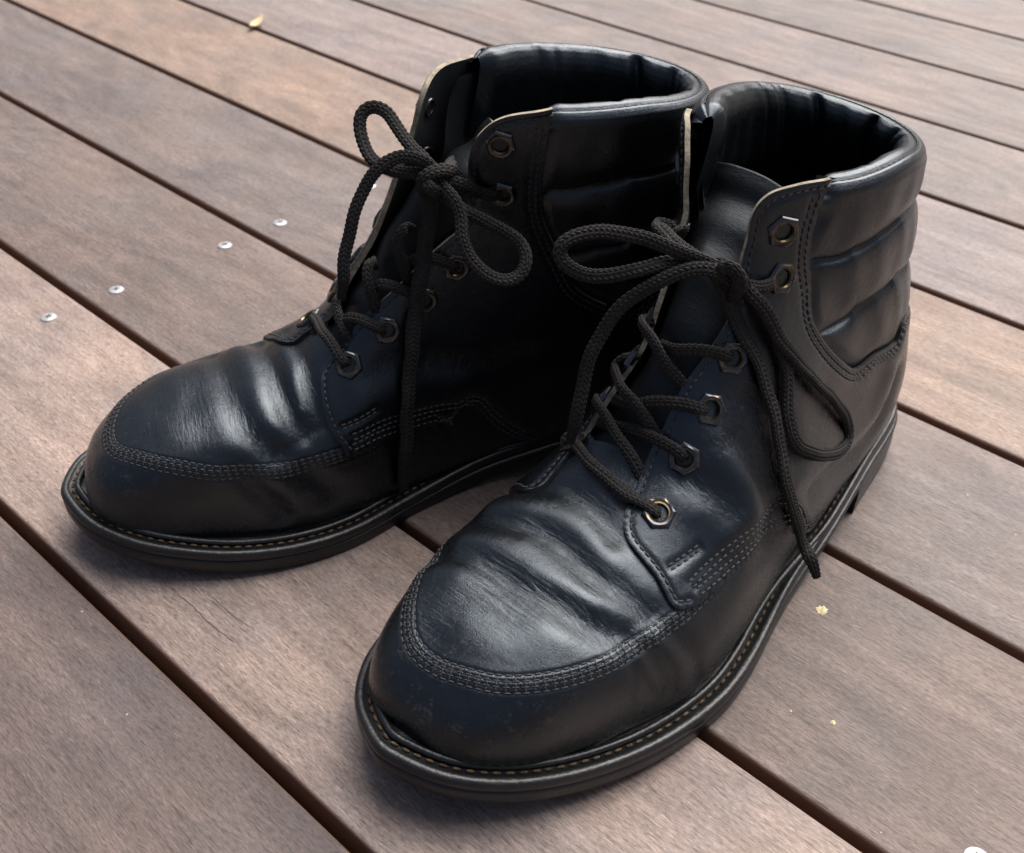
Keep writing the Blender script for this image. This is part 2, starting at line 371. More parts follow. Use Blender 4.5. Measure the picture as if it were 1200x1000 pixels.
# ------------------------------------------------------------------ boot surface
def crv(keys,vals,q):
    """C1 cubic (pchip-ish) interpolation, rows of vals at keys"""
    keys=np.asarray(keys,float);V=np.asarray(vals,float)
    if V.ndim==1:V=V[:,None]
    h=np.diff(keys)[:,None];d=np.diff(V,axis=0)/h
    m=np.zeros_like(V);m[0]=d[0];m[-1]=d[-1]
    w1=2*h[1:]+h[:-1];w2=h[1:]+2*h[:-1]
    m[1:-1]=(d[:-1]*h[1:]+d[1:]*h[:-1])/(h[1:]+h[:-1])
    q=np.clip(np.asarray(q,float),keys[0],keys[-1])
    i=np.clip(np.searchsorted(keys,q,side='right')-1,0,len(keys)-2)
    hh=h[i,0];t=((q-keys[i])/hh)[...,None];hh=hh[...,None]
    return (2*t**3-3*t**2+1)*V[i]+(t**3-2*t**2+t)*hh*m[i]+(-2*t**3+3*t**2)*V[i+1]+(t**3-t**2)*hh*m[i+1]
# key: s, Bx,Bz, Tx,Tz, yl, ym, ycB, ycT, m, eb, et
K=[
(0.00,.3268,.0225,.3268,.0265,-.008,-.0085,-.008,-.008,.5,2.2,2.2),
(0.02,.3260,.0190,.3255,.0365,.005,-.020,-.008,-.008,.42,3.0,2.3),
(0.05,.3235,.0170,.3210,.0440,.0150,-.0290,-.008,-.008,.42,4,2.4),
(0.09,.3170,.0145,.3130,.0510,.0245,-.0360,-.008,-.008,.40,5,2.5),
(0.14,.304,.0120,.2990,.0585,.0345,-.0415,-.007,-.007,.39,6,2.7),
(0.20,.284,.0090,.2800,.0645,.0430,-.0452,-.005,-.006,.38,6,2.8),
(0.27,.260,.0070,.2560,.0690,.0495,-.0492,-.003,-.006,.38,6,2.6),
(0.34,.234,.0050,.2300,.0745,.0550,-.0505,.001,-.006,.36,6,2.15),
(0.41,.206,.0040,.2060,.0885,.0535,-.0465,.004,-.006,.36,6,1.85),
(0.48,.174,.0040,.1940,.1090,.0500,-.0365,.005,-.006,.34,6,1.8),
(0.54,.140,.0080,.1830,.1260,.0460,-.030,.005,-.006,.32,6,1.82),
(0.60,.105,.0130,.1760,.1420,.0425,-.029,.003,-.007,.30,6,1.9),
(0.66,.070,.0160,.1710,.1540,.0385,-.0305,.002,-.007,.27,5,2.0),
(0.72,.034,.0190,.1670,.1630,.0365,-.032,.001,-.008,.28,3.4,2.0),
(0.78,.010,.032,.1630,.1710,.0350,-.033,.0,-.008,.32,2.3,2.0),
(0.84,.009,.063,.1600,.1780,.0345,-.037,-.002,-.009,.42,2.0,2.0),
(0.90,.019,.100,.1570,.1860,.0340,-.042,-.004,-.010,.46,2.0,2.0),
(0.95,.033,.142,.1540,.1930,.0340,-.045,-.005,-.011,.46,2.0,2.0),
(1.00,.043,.183,.1500,.2000,.0340,-.046,-.005,-.011,.46,2.0,2.0)]
K=np.array(K)
KL=K.copy();KR=K.copy()
KL[-1,2]=.180
KR[-3:,1]-=[.004,.010,.013]
KR[-1,2]=.185
def section(b,s):
    kk=KL if b=='L' else KR
    return crv(kk[:,0],kk[:,1:],s)
def surf(b,s,v):
    """s 0..1, v -1..1 : v=0 top/front centre, v=+-1 bottom/back; + lateral"""
    s,v=np.broadcast_arrays(np.asarray(s,float),np.asarray(v,float))
    p=section(b,s);v=np.where(v>1,v-2,np.where(v<-1,v+2,v))
    Bx,Bz,Tx,Tz,yl,ym,cB,cT,m,eb,et=[p[...,i] for i in range(11)]
    ph=np.abs(v)*np.pi      # 0 top .. pi bottom
    c=np.cos(ph);sn=np.abs(np.sin(ph))
    e=np.where(c>0,et,eb)
    cc=np.sign(c)*np.abs(c)**(2/e);ss=sn**(2/e)
    a=np.where(cc>0,m+(1-m)*cc,m+m*cc)
    yc=np.where(cc>0,(yl+ym)/2+(cT-(yl+ym)/2)*cc**2,(yl+ym)/2+(cB-(yl+ym)/2)*cc**2)
    w=(yl-ym)/2
    y=yc+np.where(v>=0,1,-1)*w*ss
    x=Bx+(Tx-Bx)*a;z=Bz+(Tz-Bz)*a
    tl=np.clip((s-.6)/.4,0,1)**1.5*(.11 if b=='L' else .0)
    z=z-tl*(y+.011)
    return np.stack([x,y,z],-1)

BAKE = json.loads(r'''{"F":{"L_front":[[0.9425,0.2],[0.9038,0.1413],[0.8425,0.1138],[0.755,0.115],[0.6837,0.1287],[0.6125,0.14],[0.5537,0.1175],[0.5088,0.095],[0.4637,0.09],[0.4188,0.0762],[0.3763,0.085],[0.3525,0.0925],[0.335,0.1313],[0.3312,0.2225]],"L_corner":[[0.9663,0.27],[0.3463,0.3313]],"L_low":[[0.4313,0.3813],[0.5175,0.4525]],"L_U":[[0.8137,0.4825],[0.7675,0.4375],[0.72,0.3938],[0.72,0.2937],[0.7825,0.2537],[0.8762,0.2488]],"L_feye":[[0.425,-0.2388],[0.475,-0.1975],[0.5275,-0.1625],[0.7612,-0.1112],[0.8875,-0.1813]],"L_farfront":[[0.9838,-0.11],[0.8812,-0.0912],[0.73,-0.1125],[0.6275,-0.1362],[0.52,-0.1625],[0.425,-0.1512],[0.3488,-0.125],[0.325,-0.1525]],"L_eye":[[0.3775,0.1525],[0.4463,0.1562],[0.5112,0.1687],[0.5775,0.1725],[0.7462,0.1963],[0.845,0.1825]],"R_eye":[[0.4225,-0.19],[0.5012,-0.2325],[0.5687,-0.2562],[0.6425,-0.255],[0.8313,-0.26],[0.9238,-0.2488]],"R_front":[[0.965,-0.2438],[0.925,-0.2],[0.8712,-0.1887],[0.7688,-0.1937],[0.715,-0.2112],[0.6538,-0.21],[0.5787,-0.1975],[0.5162,-0.1713],[0.4425,-0.1262],[0.39,-0.12],[0.375,-0.1637],[0.3725,-0.2412],[0.38,-0.33]],"R_corner":[[0.9913,-0.3462],[0.3975,-0.4163]],"R_low":[[0.435,-0.4313],[0.4738,-0.4625],[0.5225,-0.5],[0.5637,-0.5037]],"R_U":[[0.7738,-0.4163],[0.7675,-0.3625],[0.8213,-0.3438],[0.94,-0.35]],"R_far":[[1.0,0.0012],[0.975,0.0012],[0.9188,0.0012],[0.7275,0.0012],[0.615,0.0012],[0.5238,0.0012],[0.4675,0.0012],[0.4125,0.0225],[0.36,0.0225]],"L_moc":[[0.0988,-0.0775],[0.0925,0.0],[0.105,0.1013],[0.1325,0.2038],[0.1775,0.275],[0.2338,0.3162],[0.2888,0.3225],[0.3425,0.3037]],"R_moc":[[0.0988,0.07],[0.1188,-0.0875],[0.17,-0.2412],[0.2238,-0.3163],[0.275,-0.3375],[0.3163,-0.3263],[0.38,-0.3375]],"L_bar1":[[0.3475,0.2375],[0.39,0.2675]],"L_row1":[[0.3563,0.3013],[0.3825,0.3088],[0.4375,0.3413],[0.505,0.3925],[0.5338,0.425]],"R_row1":[[0.4037,-0.3588],[0.4413,-0.3825],[0.4925,-0.425],[0.5388,-0.465],[0.5675,-0.4962]],"R_bar1":[[0.39,-0.3163],[0.4475,-0.3475]],"L_creases":[[[[0.225,-0.1112],[0.225,-0.0137],[0.225,0.0288],[0.235,0.155],[0.245,0.225],[0.2662,0.3]],-3.0,6.5],[[[0.2412,-0.0062],[0.245,0.0488],[0.2575,0.1575]],1.2,6],[[[0.2812,-0.0912],[0.2888,-0.0212],[0.2863,0.045],[0.2838,0.1275],[0.2925,0.2125],[0.3025,0.2888]],-2.2,5.5],[[[0.3125,-0.045],[0.315,0.0288],[0.3075,0.1162]],1.6,8],[[[0.3438,-0.0737],[0.3425,0.0112],[0.33,0.0988]],-1.2,5],[[[0.1638,-0.0687],[0.185,-0.0075],[0.19,0.055]],-1.0,9],[[[0.1175,-0.1713],[0.1175,-0.0413]],-0.6,9],[[[0.2825,0.365],[0.29,0.4363],[0.3013,0.5012]],-1.1,3.5],[[[0.2575,0.355],[0.26,0.4387],[0.2637,0.5]],-0.5,3.0],[[[0.315,0.3625],[0.3312,0.4425],[0.37,0.61]],-1.0,4],[[[0.5138,0.2438],[0.52,0.3088],[0.5212,0.3862],[0.5,0.415]],-3.4,8],[[[0.4975,0.2112],[0.4925,0.2863],[0.4775,0.3337]],2.2,8],[[[0.755,0.4838],[0.675,0.485],[0.605,0.4463],[0.54,0.3738]],2.4,9],[[[0.7662,0.5188],[0.7,0.5288],[0.645,0.5112],[0.5763,0.4838]],-2.6,7],[[[0.56,0.2425],[0.5637,0.3037],[0.5613,0.375]],-1.8,7],[[[0.4175,0.23],[0.4325,0.305]],1.3,8],[[[0.4313,0.175],[0.4475,0.255],[0.4487,0.285]],-1.8,7],[[[0.4838,0.195],[0.5338,0.1938]],-1.0,6],[[[0.4125,0.3413],[0.47,0.3987],[0.5338,0.5488]],-1.2,7],[[[0.4125,0.5038],[0.4738,0.5163]],0.8,8]],"R_creases":[[[[0.2687,0.0263],[0.27,-0.04],[0.275,-0.1275],[0.2863,-0.2312],[0.3113,-0.3237]],-2.0,6.5],[[[0.3013,-0.005],[0.3013,-0.0875],[0.3088,-0.215]],1.0,7],[[[0.3275,0.0137],[0.3275,-0.0787],[0.3337,-0.195],[0.3475,-0.2875]],-2.6,5.5],[[[0.3412,-0.06],[0.3438,-0.1487],[0.3463,-0.1987]],1.1,5],[[[0.3638,-0.0537],[0.3613,-0.1325],[0.3625,-0.2175],[0.3675,-0.2863]],-1.6,4.5],[[[0.2662,-0.3788],[0.285,-0.4662],[0.31,-0.505]],-1.8,6],[[[0.3013,-0.4062],[0.3262,-0.4925],[0.3575,-0.52]],1.1,6],[[[0.345,-0.4062],[0.3725,-0.5]],-1.3,5],[[[0.23,0.0275],[0.2162,-0.0463],[0.2213,-0.1487]],-0.9,9],[[[0.1688,0.0],[0.1588,-0.0713]],-0.5,9],[[[0.535,-0.3538],[0.5863,-0.4213],[0.6462,-0.4325]],-1.4,7],[[[0.4388,-0.3175],[0.5025,-0.3825],[0.5575,-0.4413]],1.2,9],[[[0.4487,-0.2662],[0.4963,-0.2975]],-1.0,6]]},"B":{"L_lace":{"bar6":[[0.2059,-0.03444,0.07119,0.097,-0.82,0.564],[0.20628,-0.03479,0.07733,0.21,-0.753,0.623],[0.21342,-0.02349,0.08387,0.452,-0.364,0.814],[0.21976,-0.00769,0.08422,0.485,-0.026,0.874],[0.22097,0.00585,0.0825,0.439,0.157,0.884],[0.21933,0.01486,0.08049,0.403,0.277,0.872],[0.21802,0.01932,0.07834,0.379,0.342,0.86],[0.21519,0.01941,0.07487,0.379,0.368,0.849]],"dia5":[[0.19258,-0.02492,0.09198,0.246,-0.861,0.446],[0.19414,-0.02916,0.09302,0.244,-0.86,0.448],[0.20106,-0.02271,0.09682,0.728,-0.473,0.496],[0.20692,-0.01036,0.09472,0.806,-0.095,0.584],[0.20962,-0.00121,0.09028,0.654,0.092,0.75],[0.21013,0.00476,0.08497,0.569,0.182,0.802],[0.20983,0.00735,0.08206,0.536,0.222,0.814]],"bar5":[[0.19929,-0.02431,0.08707,0.581,-0.589,0.561],[0.20357,-0.01197,0.09393,0.828,-0.137,0.545],[0.20325,-0.0018,0.09685,0.871,0.083,0.484],[0.20294,0.00578,0.09735,0.859,0.188,0.477],[0.2019,0.01306,0.09558,0.816,0.29,0.5],[0.20077,0.01682,0.09304,0.778,0.348,0.523],[0.19781,0.01709,0.08961,0.757,0.372,0.536]],"dia4":[[0.18084,-0.01913,0.11142,0.31,-0.881,0.357],[0.18433,-0.0237,0.11124,0.304,-0.869,0.39],[0.18782,-0.0262,0.10714,0.277,-0.863,0.422],[0.19901,-0.0153,0.11025,0.789,-0.325,0.521],[0.20181,-0.006,0.10716,0.899,-0.0,0.438],[0.20154,-5e-05,0.1021,0.895,0.12,0.43],[0.20001,0.00399,0.09703,0.869,0.174,0.463],[0.19901,0.00664,0.09358,0.842,0.211,0.496]],"bar4":[[0.19134,-0.0242,0.09406,0.234,-0.868,0.437],[0.19983,-0.00825,0.10414,0.902,-0.07,0.427],[0.19814,-0.00012,0.10877,0.853,0.162,0.496],[0.19456,0.00894,0.11037,0.732,0.378,0.567],[0.18976,0.01548,0.10905,0.615,0.537,0.578],[0.18387,0.01686,0.10569,0.53,0.632,0.566]],"dia3":[[0.17319,-0.01976,0.12428,0.439,-0.878,0.19],[0.18008,-0.02074,0.12695,0.594,-0.758,0.269],[0.18862,-0.00911,0.12766,0.855,-0.172,0.49],[0.19052,-0.00116,0.12227,0.812,0.201,0.548],[0.18912,0.00396,0.11627,0.752,0.347,0.56],[0.18714,0.00685,0.11153,0.704,0.427,0.568]],"bar3":[[0.18411,-0.00807,0.12368,0.845,-0.171,0.507],[0.18664,-0.00058,0.12618,0.833,0.242,0.497],[0.18348,0.00667,0.12835,0.778,0.447,0.442],[0.17896,0.01253,0.12774,0.678,0.599,0.425],[0.17554,0.01577,0.12562,0.595,0.682,0.425],[0.1704,0.01563,0.12198,0.513,0.747,0.423]],"loop_a":[[0.17163,0.0126,0.15374,0.761,0.423,0.492],[0.17445,0.00791,0.15835,0.759,0.436,0.484],[0.18034,-0.00013,0.16286,0.75,0.459,0.477],[0.18549,-0.0081,0.16638,0.741,0.48,0.47],[0.19206,-0.01867,0.16913,0.727,0.506,0.465],[0.1993,-0.02861,0.17067,0.711,0.531,0.462],[0.20505,-0.03597,0.16814,0.695,0.547,0.467],[0.2092,-0.03905,0.16345,0.683,0.553,0.477],[0.21014,-0.03639,0.15857,0.681,0.546,0.488],[0.20708,-0.02994,0.15596,0.688,0.531,0.494],[0.20144,-0.02183,0.1561,0.702,0.512,0.495],[0.19398,-0.01423,0.15845,0.72,0.494,0.489],[0.18567,-0.00727,0.16055,0.736,0.475,0.482],[0.17809,0.00063,0.15946,0.75,0.454,0.481],[0.17262,0.00844,0.15639,0.759,0.433,0.486],[0.17071,0.01373,0.15202,0.761,0.419,0.495]],"in_far":[[0.15986,-0.01857,0.15923,0.408,-0.878,0.249],[0.17022,-0.02393,0.1638,0.742,0.494,0.454],[0.17412,-0.01676,0.16363,0.743,0.484,0.461],[0.17672,-0.00902,0.16259,0.746,0.472,0.47],[0.17727,-0.00201,0.16091,0.75,0.459,0.477],[0.17595,0.00495,0.15781,0.754,0.443,0.485],[0.17274,0.0111,0.15396,0.759,0.427,0.492]],"drape":[[0.17292,0.01405,0.15451,0.761,0.421,0.493],[0.17726,0.00928,0.15935,0.758,0.436,0.485],[0.18247,0.00345,0.16096,0.749,0.453,0.484],[0.1875,-0.00204,0.15915,0.738,0.466,0.489],[0.19334,-0.00851,0.15411,0.721,0.48,0.499],[0.1994,-0.01479,0.14703,0.703,0.492,0.513],[0.20452,-0.01877,0.13889,0.686,0.499,0.529],[0.20893,-0.02099,0.1299,0.671,0.5,0.547],[0.21262,-0.0214,0.12004,0.658,0.498,0.566],[0.21578,-0.02106,0.11006,0.645,0.493,0.584],[0.21882,-0.02043,0.09994,0.633,0.487,0.602],[0.22,-0.0214,0.08974,0.621,0.483,0.617]],"in_near":[[0.17358,0.0085,0.1554,0.757,0.433,0.489],[0.16727,0.01303,0.1513,0.468,0.779,0.418],[0.16105,0.01602,0.14885,0.32,0.85,0.419],[0.15321,0.01685,0.14789,0.31,0.894,0.323],[0.14463,0.01485,0.14578,0.295,0.921,0.256]],"loop_b":[[0.17655,0.00931,0.15837,0.758,0.435,0.486],[0.16836,0.01289,0.15269,0.488,0.764,0.422],[0.16316,0.01807,0.14537,0.353,0.845,0.402],[0.15838,0.02364,0.13401,0.258,0.89,0.376],[0.15522,0.02884,0.12084,0.155,0.909,0.387],[0.15641,0.03366,0.10788,0.124,0.915,0.384],[0.15912,0.03772,0.09694,0.12,0.924,0.363],[0.1574,0.04099,0.08868,0.066,0.941,0.333],[0.14643,0.0444,0.07808,-0.033,0.966,0.256],[0.1288,0.04529,0.06742,-0.128,0.974,0.187],[0.11279,0.04381,0.06278,-0.136,0.979,0.152],[0.10993,0.04228,0.07001,-0.097,0.982,0.162],[0.1208,0.04067,0.08536,-0.073,0.97,0.23],[0.13539,0.03752,0.10151,-0.036,0.95,0.31],[0.14733,0.03319,0.11495,0.055,0.931,0.361],[0.15682,0.02899,0.12756,0.197,0.903,0.381],[0.16159,0.0247,0.13709,0.304,0.875,0.378],[0.16613,0.01941,0.14728,0.401,0.826,0.396],[0.16852,0.01291,0.15248,0.493,0.762,0.419],[0.17472,0.00984,0.15641,0.758,0.432,0.489]],"end_b":[[0.17469,0.00615,0.15635,0.755,0.439,0.487],[0.17214,0.00938,0.14849,0.655,0.663,0.363],[0.17054,0.01393,0.13966,0.566,0.734,0.375],[0.16782,0.02089,0.12813,0.413,0.811,0.414],[0.16606,0.02728,0.11689,0.317,0.854,0.413],[0.16566,0.03329,0.10439,0.233,0.884,0.406],[0.16561,0.03873,0.09088,0.128,0.913,0.387],[0.16633,0.04409,0.07728,0.02,0.939,0.344],[0.16221,0.04906,0.05982,-0.082,0.974,0.21],[0.15217,0.05108,0.03798,-0.129,0.991,0.025],[0.15329,0.05621,0.03165,0.69,0.275,0.669],[0.15302,0.06112,0.02435,0.686,0.263,0.679]],"knot":[[0.17094,0.0083,0.14992,0.755,0.429,0.496],[0.17593,0.00831,0.1549,0.754,0.435,0.492],[0.17777,0.00947,0.16033,0.758,0.437,0.484],[0.17683,0.01176,0.16256,0.763,0.433,0.48],[0.17633,0.01488,0.16116,0.765,0.426,0.484],[0.17615,0.01641,0.15753,0.763,0.421,0.491],[0.1747,0.01487,0.15206,0.758,0.42,0.499],[0.17106,0.01099,0.14746,0.755,0.422,0.502]],"knot_b":[[0.17141,0.00305,0.15732,0.757,0.443,0.481],[0.17506,0.00792,0.16105,0.76,0.438,0.48],[0.17498,0.01228,0.16063,0.763,0.429,0.482],[0.1735,0.01537,0.15775,0.765,0.421,0.488],[0.16905,0.01556,0.15205,0.764,0.414,0.494]]},"R_lace":{"bar6":[[0.21308,-0.00173,0.08162,0.53,0.077,0.845],[0.21261,0.00733,0.08393,0.521,0.209,0.828],[0.21182,0.00639,0.08714,0.563,0.197,0.803],[0.2112,-0.01003,0.09033,0.631,-0.085,0.771],[0.20927,-0.02057,0.08914,0.59,-0.32,0.741],[0.207,-0.02717,0.08568,0.495,-0.517,0.698],[0.20476,-0.02958,0.08371,0.435,-0.627,0.646],[0.20304,-0.02783,0.08036,0.4,-0.656,0.64]],"dia5":[[0.19834,0.00035,0.09706,0.884,0.126,0.45],[0.20149,-0.00653,0.10314,0.907,-0.019,0.421],[0.20339,-0.00973,0.10102,0.896,-0.09,0.435],[0.20381,-0.01553,0.09825,0.854,-0.217,0.473],[0.20287,-0.0205,0.0949,0.778,-0.359,0.515],[0.20098,-0.02237,0.0905,0.698,-0.456,0.553],[0.19979,-0.02297,0.08784,0.642,-0.516,0.567]],"bar5":[[0.20288,-0.01052,0.09169,0.804,-0.11,0.585],[0.20021,-0.01905,0.09931,0.799,-0.373,0.471],[0.19575,-0.02539,0.10125,0.488,-0.72,0.494],[0.19114,-0.02794,0.09933,0.236,-0.87,0.434],[0.18734,-0.02815,0.09664,0.091,-0.926,0.368],[0.18421,-0.02524,0.09335,0.008,-0.949,0.316]],"dia4":[[0.18486,-0.01172,0.11842,0.733,-0.438,0.52],[0.18702,-0.01447,0.12269,0.727,-0.481,0.49],[0.18954,-0.01767,0.11985,0.65,-0.567,0.506],[0.19019,-0.0218,0.11381,0.506,-0.708,0.492],[0.189,-0.02298,0.10674,0.361,-0.811,0.46],[0.18781,-0.02242,0.1019,0.258,-0.866,0.429]],"bar4":[[0.18939,-0.01639,0.10993,0.6,-0.602,0.527],[0.18506,-0.02171,0.11473,0.413,-0.808,0.42],[0.17931,-0.02527,0.11429,0.29,-0.914,0.283],[0.17289,-0.02671,0.11099,0.219,-0.96,0.172],[0.169,-0.02695,0.10789,0.178,-0.975,0.131],[0.16622,-0.02375,0.10448,0.148,-0.982,0.113]],"dia3":[[0.16922,-0.01776,0.1369,0.462,-0.86,0.219],[0.17291,-0.02097,0.13902,0.518,-0.821,0.24],[0.17633,-0.02269,0.13394,0.544,-0.808,0.225],[0.17599,-0.02461,0.12693,0.461,-0.866,0.194],[0.17394,-0.02386,0.1189,0.345,-0.921,0.181],[0.17226,-0.02238,0.11268,0.254,-0.951,0.174]],"bar3":[[0.17206,-0.02062,0.12262,0.387,-0.906,0.172],[0.16804,-0.0257,0.12672,0.284,-0.947,0.15],[0.16183,-0.02838,0.12661,0.226,-0.968,0.106],[0.15631,-0.02878,0.1238,0.189,-0.979,0.078],[0.15338,-0.02845,0.12181,0.173,-0.983,0.066],[0.15081,-0.02501,0.11876,0.16,-0.986,0.055]],"loop_a":[[0.16033,-0.02928,0.16244,0.244,-0.875,0.419],[0.16338,-0.02408,0.16907,0.237,-0.883,0.404],[0.16796,-0.01892,0.17333,0.227,-0.891,0.394],[0.17119,-0.01163,0.17911,0.219,-0.899,0.379],[0.17477,-0.00532,0.18355,0.21,-0.906,0.367],[0.1795,-0.0013,0.18473,0.199,-0.91,0.363],[0.18412,-0.00174,0.18221,0.19,-0.91,0.369],[0.18613,-0.00556,0.17674,0.186,-0.906,0.381],[0.18493,-0.01093,0.17076,0.19,-0.899,0.395],[0.18152,-0.01672,0.16688,0.198,-0.892,0.406],[0.17544,-0.02083,0.16452,0.211,-0.886,0.412],[0.16883,-0.02333,0.16433,0.225,-0.882,0.413],[0.16281,-0.0254,0.16441,0.238,-0.879,0.413],[0.15902,-0.02728,0.16212,0.246,-0.875,0.418]],"drape":[[0.15965,-0.02961,0.16397,0.246,-0.875,0.416],[0.16289,-0.02615,0.16842,0.239,-0.882,0.407],[0.16881,-0.02435,0.17135,0.227,-0.887,0.401],[0.17503,-0.02199,0.17153,0.214,-0.891,0.4],[0.18143,-0.02101,0.16833,0.2,-0.892,0.406],[0.18766,-0.02133,0.16197,0.187,-0.889,0.419],[0.1933,-0.0227,0.15294,0.174,-0.883,0.436],[0.19802,-0.02561,0.14246,0.164,-0.874,0.457],[0.20104,-0.02784,0.13354,0.157,-0.867,0.473],[0.20299,-0.02979,0.12375,0.152,-0.858,0.491],[0.20413,-0.02841,0.11503,0.148,-0.851,0.503]],"in_far":[[0.14425,-0.00562,0.15837,0.263,-0.876,0.405],[0.1505,-0.01629,0.16258,0.257,-0.876,0.407],[0.15601,-0.02472,0.1632,0.251,-0.875,0.413],[0.15989,-0.02766,0.1613,0.244,-0.874,0.42]],"end_b":[[0.16191,-0.02973,0.16286,0.241,-0.875,0.419],[0.16219,-0.02724,0.15586,0.381,-0.908,0.176],[0.16412,-0.02738,0.14402,0.344,-0.926,0.157],[0.16638,-0.02825,0.13052,0.281,-0.949,0.14],[0.16937,-0.0297,0.11797,0.255,-0.959,0.123],[0.17261,-0.03136,0.10257,0.092,-0.979,0.18],[0.1763,-0.03543,0.08394,-0.128,-0.969,0.213],[0.18003,-0.03969,0.06449,-0.233,-0.955,0.181],[0.18225,-0.04197,0.04276,-0.316,-0.944,0.091],[0.18413,-0.04221,0.02603,-0.328,-0.942,0.063],[0.18464,-0.04212,0.01611,-0.306,-0.95,-0.056]],"loop_b":[[0.1607,-0.0307,0.16386,0.244,-0.875,0.418],[0.15844,-0.03515,0.1611,0.25,-0.87,0.425],[0.156,-0.0401,0.15781,0.257,-0.863,0.434],[0.15501,-0.04489,0.15245,0.26,-0.856,0.447],[0.1556,-0.05003,0.14599,0.259,-0.848,0.462],[0.15421,-0.05467,0.13933,0.262,-0.839,0.477],[0.14911,-0.06043,0.13455,0.274,-0.828,0.488],[0.14269,-0.06442,0.13248,0.288,-0.821,0.493],[0.13626,-0.06507,0.13446,0.301,-0.819,0.489],[0.13249,-0.06258,0.13909,0.309,-0.822,0.478],[0.13303,-0.05764,0.14317,0.306,-0.829,0.467],[0.13797,-0.0514,0.14695,0.295,-0.839,0.457],[0.14413,-0.04539,0.14992,0.281,-0.848,0.449],[0.15113,-0.04074,0.15253,0.265,-0.857,0.443],[0.15633,-0.03505,0.15553,0.253,-0.864,0.434],[0.16022,-0.02867,0.15993,0.244,-0.873,0.423]],"in_near":[[0.16101,-0.02669,0.16362,0.242,-0.877,0.415],[0.15779,-0.0307,0.16346,0.25,-0.874,0.418],[0.15099,-0.03361,0.16121,0.264,-0.867,0.422],[0.14292,-0.03233,0.1565,0.47,-0.849,-0.241],[0.1368,-0.03262,0.15437,0.441,-0.859,-0.261],[0.13163,-0.02856,0.15161,0.419,-0.869,-0.264]],"knot":[[0.16394,-0.02568,0.15536,0.234,-0.872,0.429],[0.16666,-0.02934,0.15965,0.231,-0.875,0.425],[0.16657,-0.03091,0.16439,0.233,-0.878,0.418],[0.16324,-0.03228,0.16745,0.241,-0.878,0.413],[0.15857,-0.0325,0.16837,0.25,-0.877,0.411],[0.1538,-0.03106,0.16638,0.259,-0.874,0.412],[0.15029,-0.0266,0.16175,0.262,-0.871,0.416]],"knot_b":[[0.16391,-0.02123,0.16239,0.234,-0.88,0.414],[0.16578,-0.03185,0.16359,0.235,-0.877,0.42],[0.16431,-0.03535,0.16164,0.239,-0.873,0.426],[0.16085,-0.03323,0.15909,0.244,-0.87,0.428],[0.15771,-0.02745,0.15754,0.247,-0.871,0.425]]}}}''')
FT = BAKE['F']; LC = BAKE['B']

PLACE = {'L': ((.360, .2026), .0211, 1, 1., 1.), 'R': ((.3102, .2649), -.48, -1, .97, .98)}
def loc2obj(b, P):
    pos, a, m, sx, sy = PLACE[b]; P = np.asarray(P, float)
    return P*np.array([sx, m*sy, 1.])
def bobj(b, name, V, Fs, mats, root, smooth=True, midx=None, attr=None):
    V = loc2obj(b, V)
    if PLACE[b][2] < 0:
        Fs = Fs[:, ::-1] if isinstance(Fs, np.ndarray) else [f[::-1] for f in Fs]
    return mesh_obj(name, V, Fs, mats, root, smooth, midx, attr)

def segdist(P, poly):
    """distance of points P (n,3) to polyline (m,3)"""
    best = np.full(len(P), 1e9)
    for a, c in zip(poly[:-1], poly[1:]):
        d = c-a; L = (d*d).sum()+1e-12
        t = np.clip(((P-a)@d)/L, 0, 1)
        q = P-(a+t[:, None]*d)
        best = np.minimum(best, (q*q).sum(1))
    return np.sqrt(best)
def smooth_sv(pts, n=12):
    p = np.array(pts, float)
    if len(p) < 3:
        t = np.linspace(0, 1, n)[:, None]; return p[0]*(1-t)+p[-1]*t
    pp = np.vstack([2*p[0]-p[1], p, 2*p[-1]-p[-2]]); out = []
    for i in range(1, len(pp)-2):
        a, b_, c, d = pp[i-1:i+3]
        for t in np.linspace(0, 1, n, endpoint=False):
            out.append(.5*((2*b_)+(-a+c)*t+(2*a-5*b_+4*c-d)*t*t+(-a+3*b_-3*c+d)*t**3))
    out.append(p[-1]); return np.array(out)
def normal(b, s, v):
    e = 2e-3
    s0 = np.clip(s-e, 0, 1); s1 = np.clip(s+e, 0, 1)
    ds = surf(b, s1, v)-surf(b, s0, v); dv = surf(b, s, v+e)-surf(b, s, v-e)
    n = np.cross(dv, ds); l = np.linalg.norm(n, axis=-1, keepdims=True)
    n = n/np.maximum(l, 1e-12)
    # outward: away from section centre
    cen = .5*(surf(b, s, v*0+.25)+surf(b, s, v*0-.25))
    sg = np.sign(((surf(b, s, v)-cen)*n).sum(-1, keepdims=True)); sg[sg == 0] = 1
    return n*sg
def jac(b, s, v):
    e = 2e-3
    return (surf(b, np.clip(s+e, 0, 1), v)-surf(b, np.clip(s-e, 0, 1), v))/(np.clip(s+e, 0, 1)-np.clip(s-e, 0, 1))[:, None], (surf(b, s, v+e)-surf(b, s, v-e))/(2*e)
def off_sv(b, c, d):
    """shift a (s,v) curve sideways by d metres on the surface"""
    c = np.asarray(c, float); P = surf(b, c[:, 0], c[:, 1]); N = normal(b, c[:, 0], c[:, 1])
    T = np.gradient(P, axis=0); T /= np.linalg.norm(T, axis=1, keepdims=True)
    S = np.cross(N, T)*d
    ds, dv = jac(b, c[:, 0], c[:, 1])
    a11 = (ds*ds).sum(1); a22 = (dv*dv).sum(1); a12 = (ds*dv).sum(1); b1 = (ds*S).sum(1); b2 = (dv*S).sum(1)
    det = a11*a22-a12*a12+1e-14
    return c+np.stack([(b1*a22-b2*a12)/det, (b2*a11-b1*a12)/det], 1)

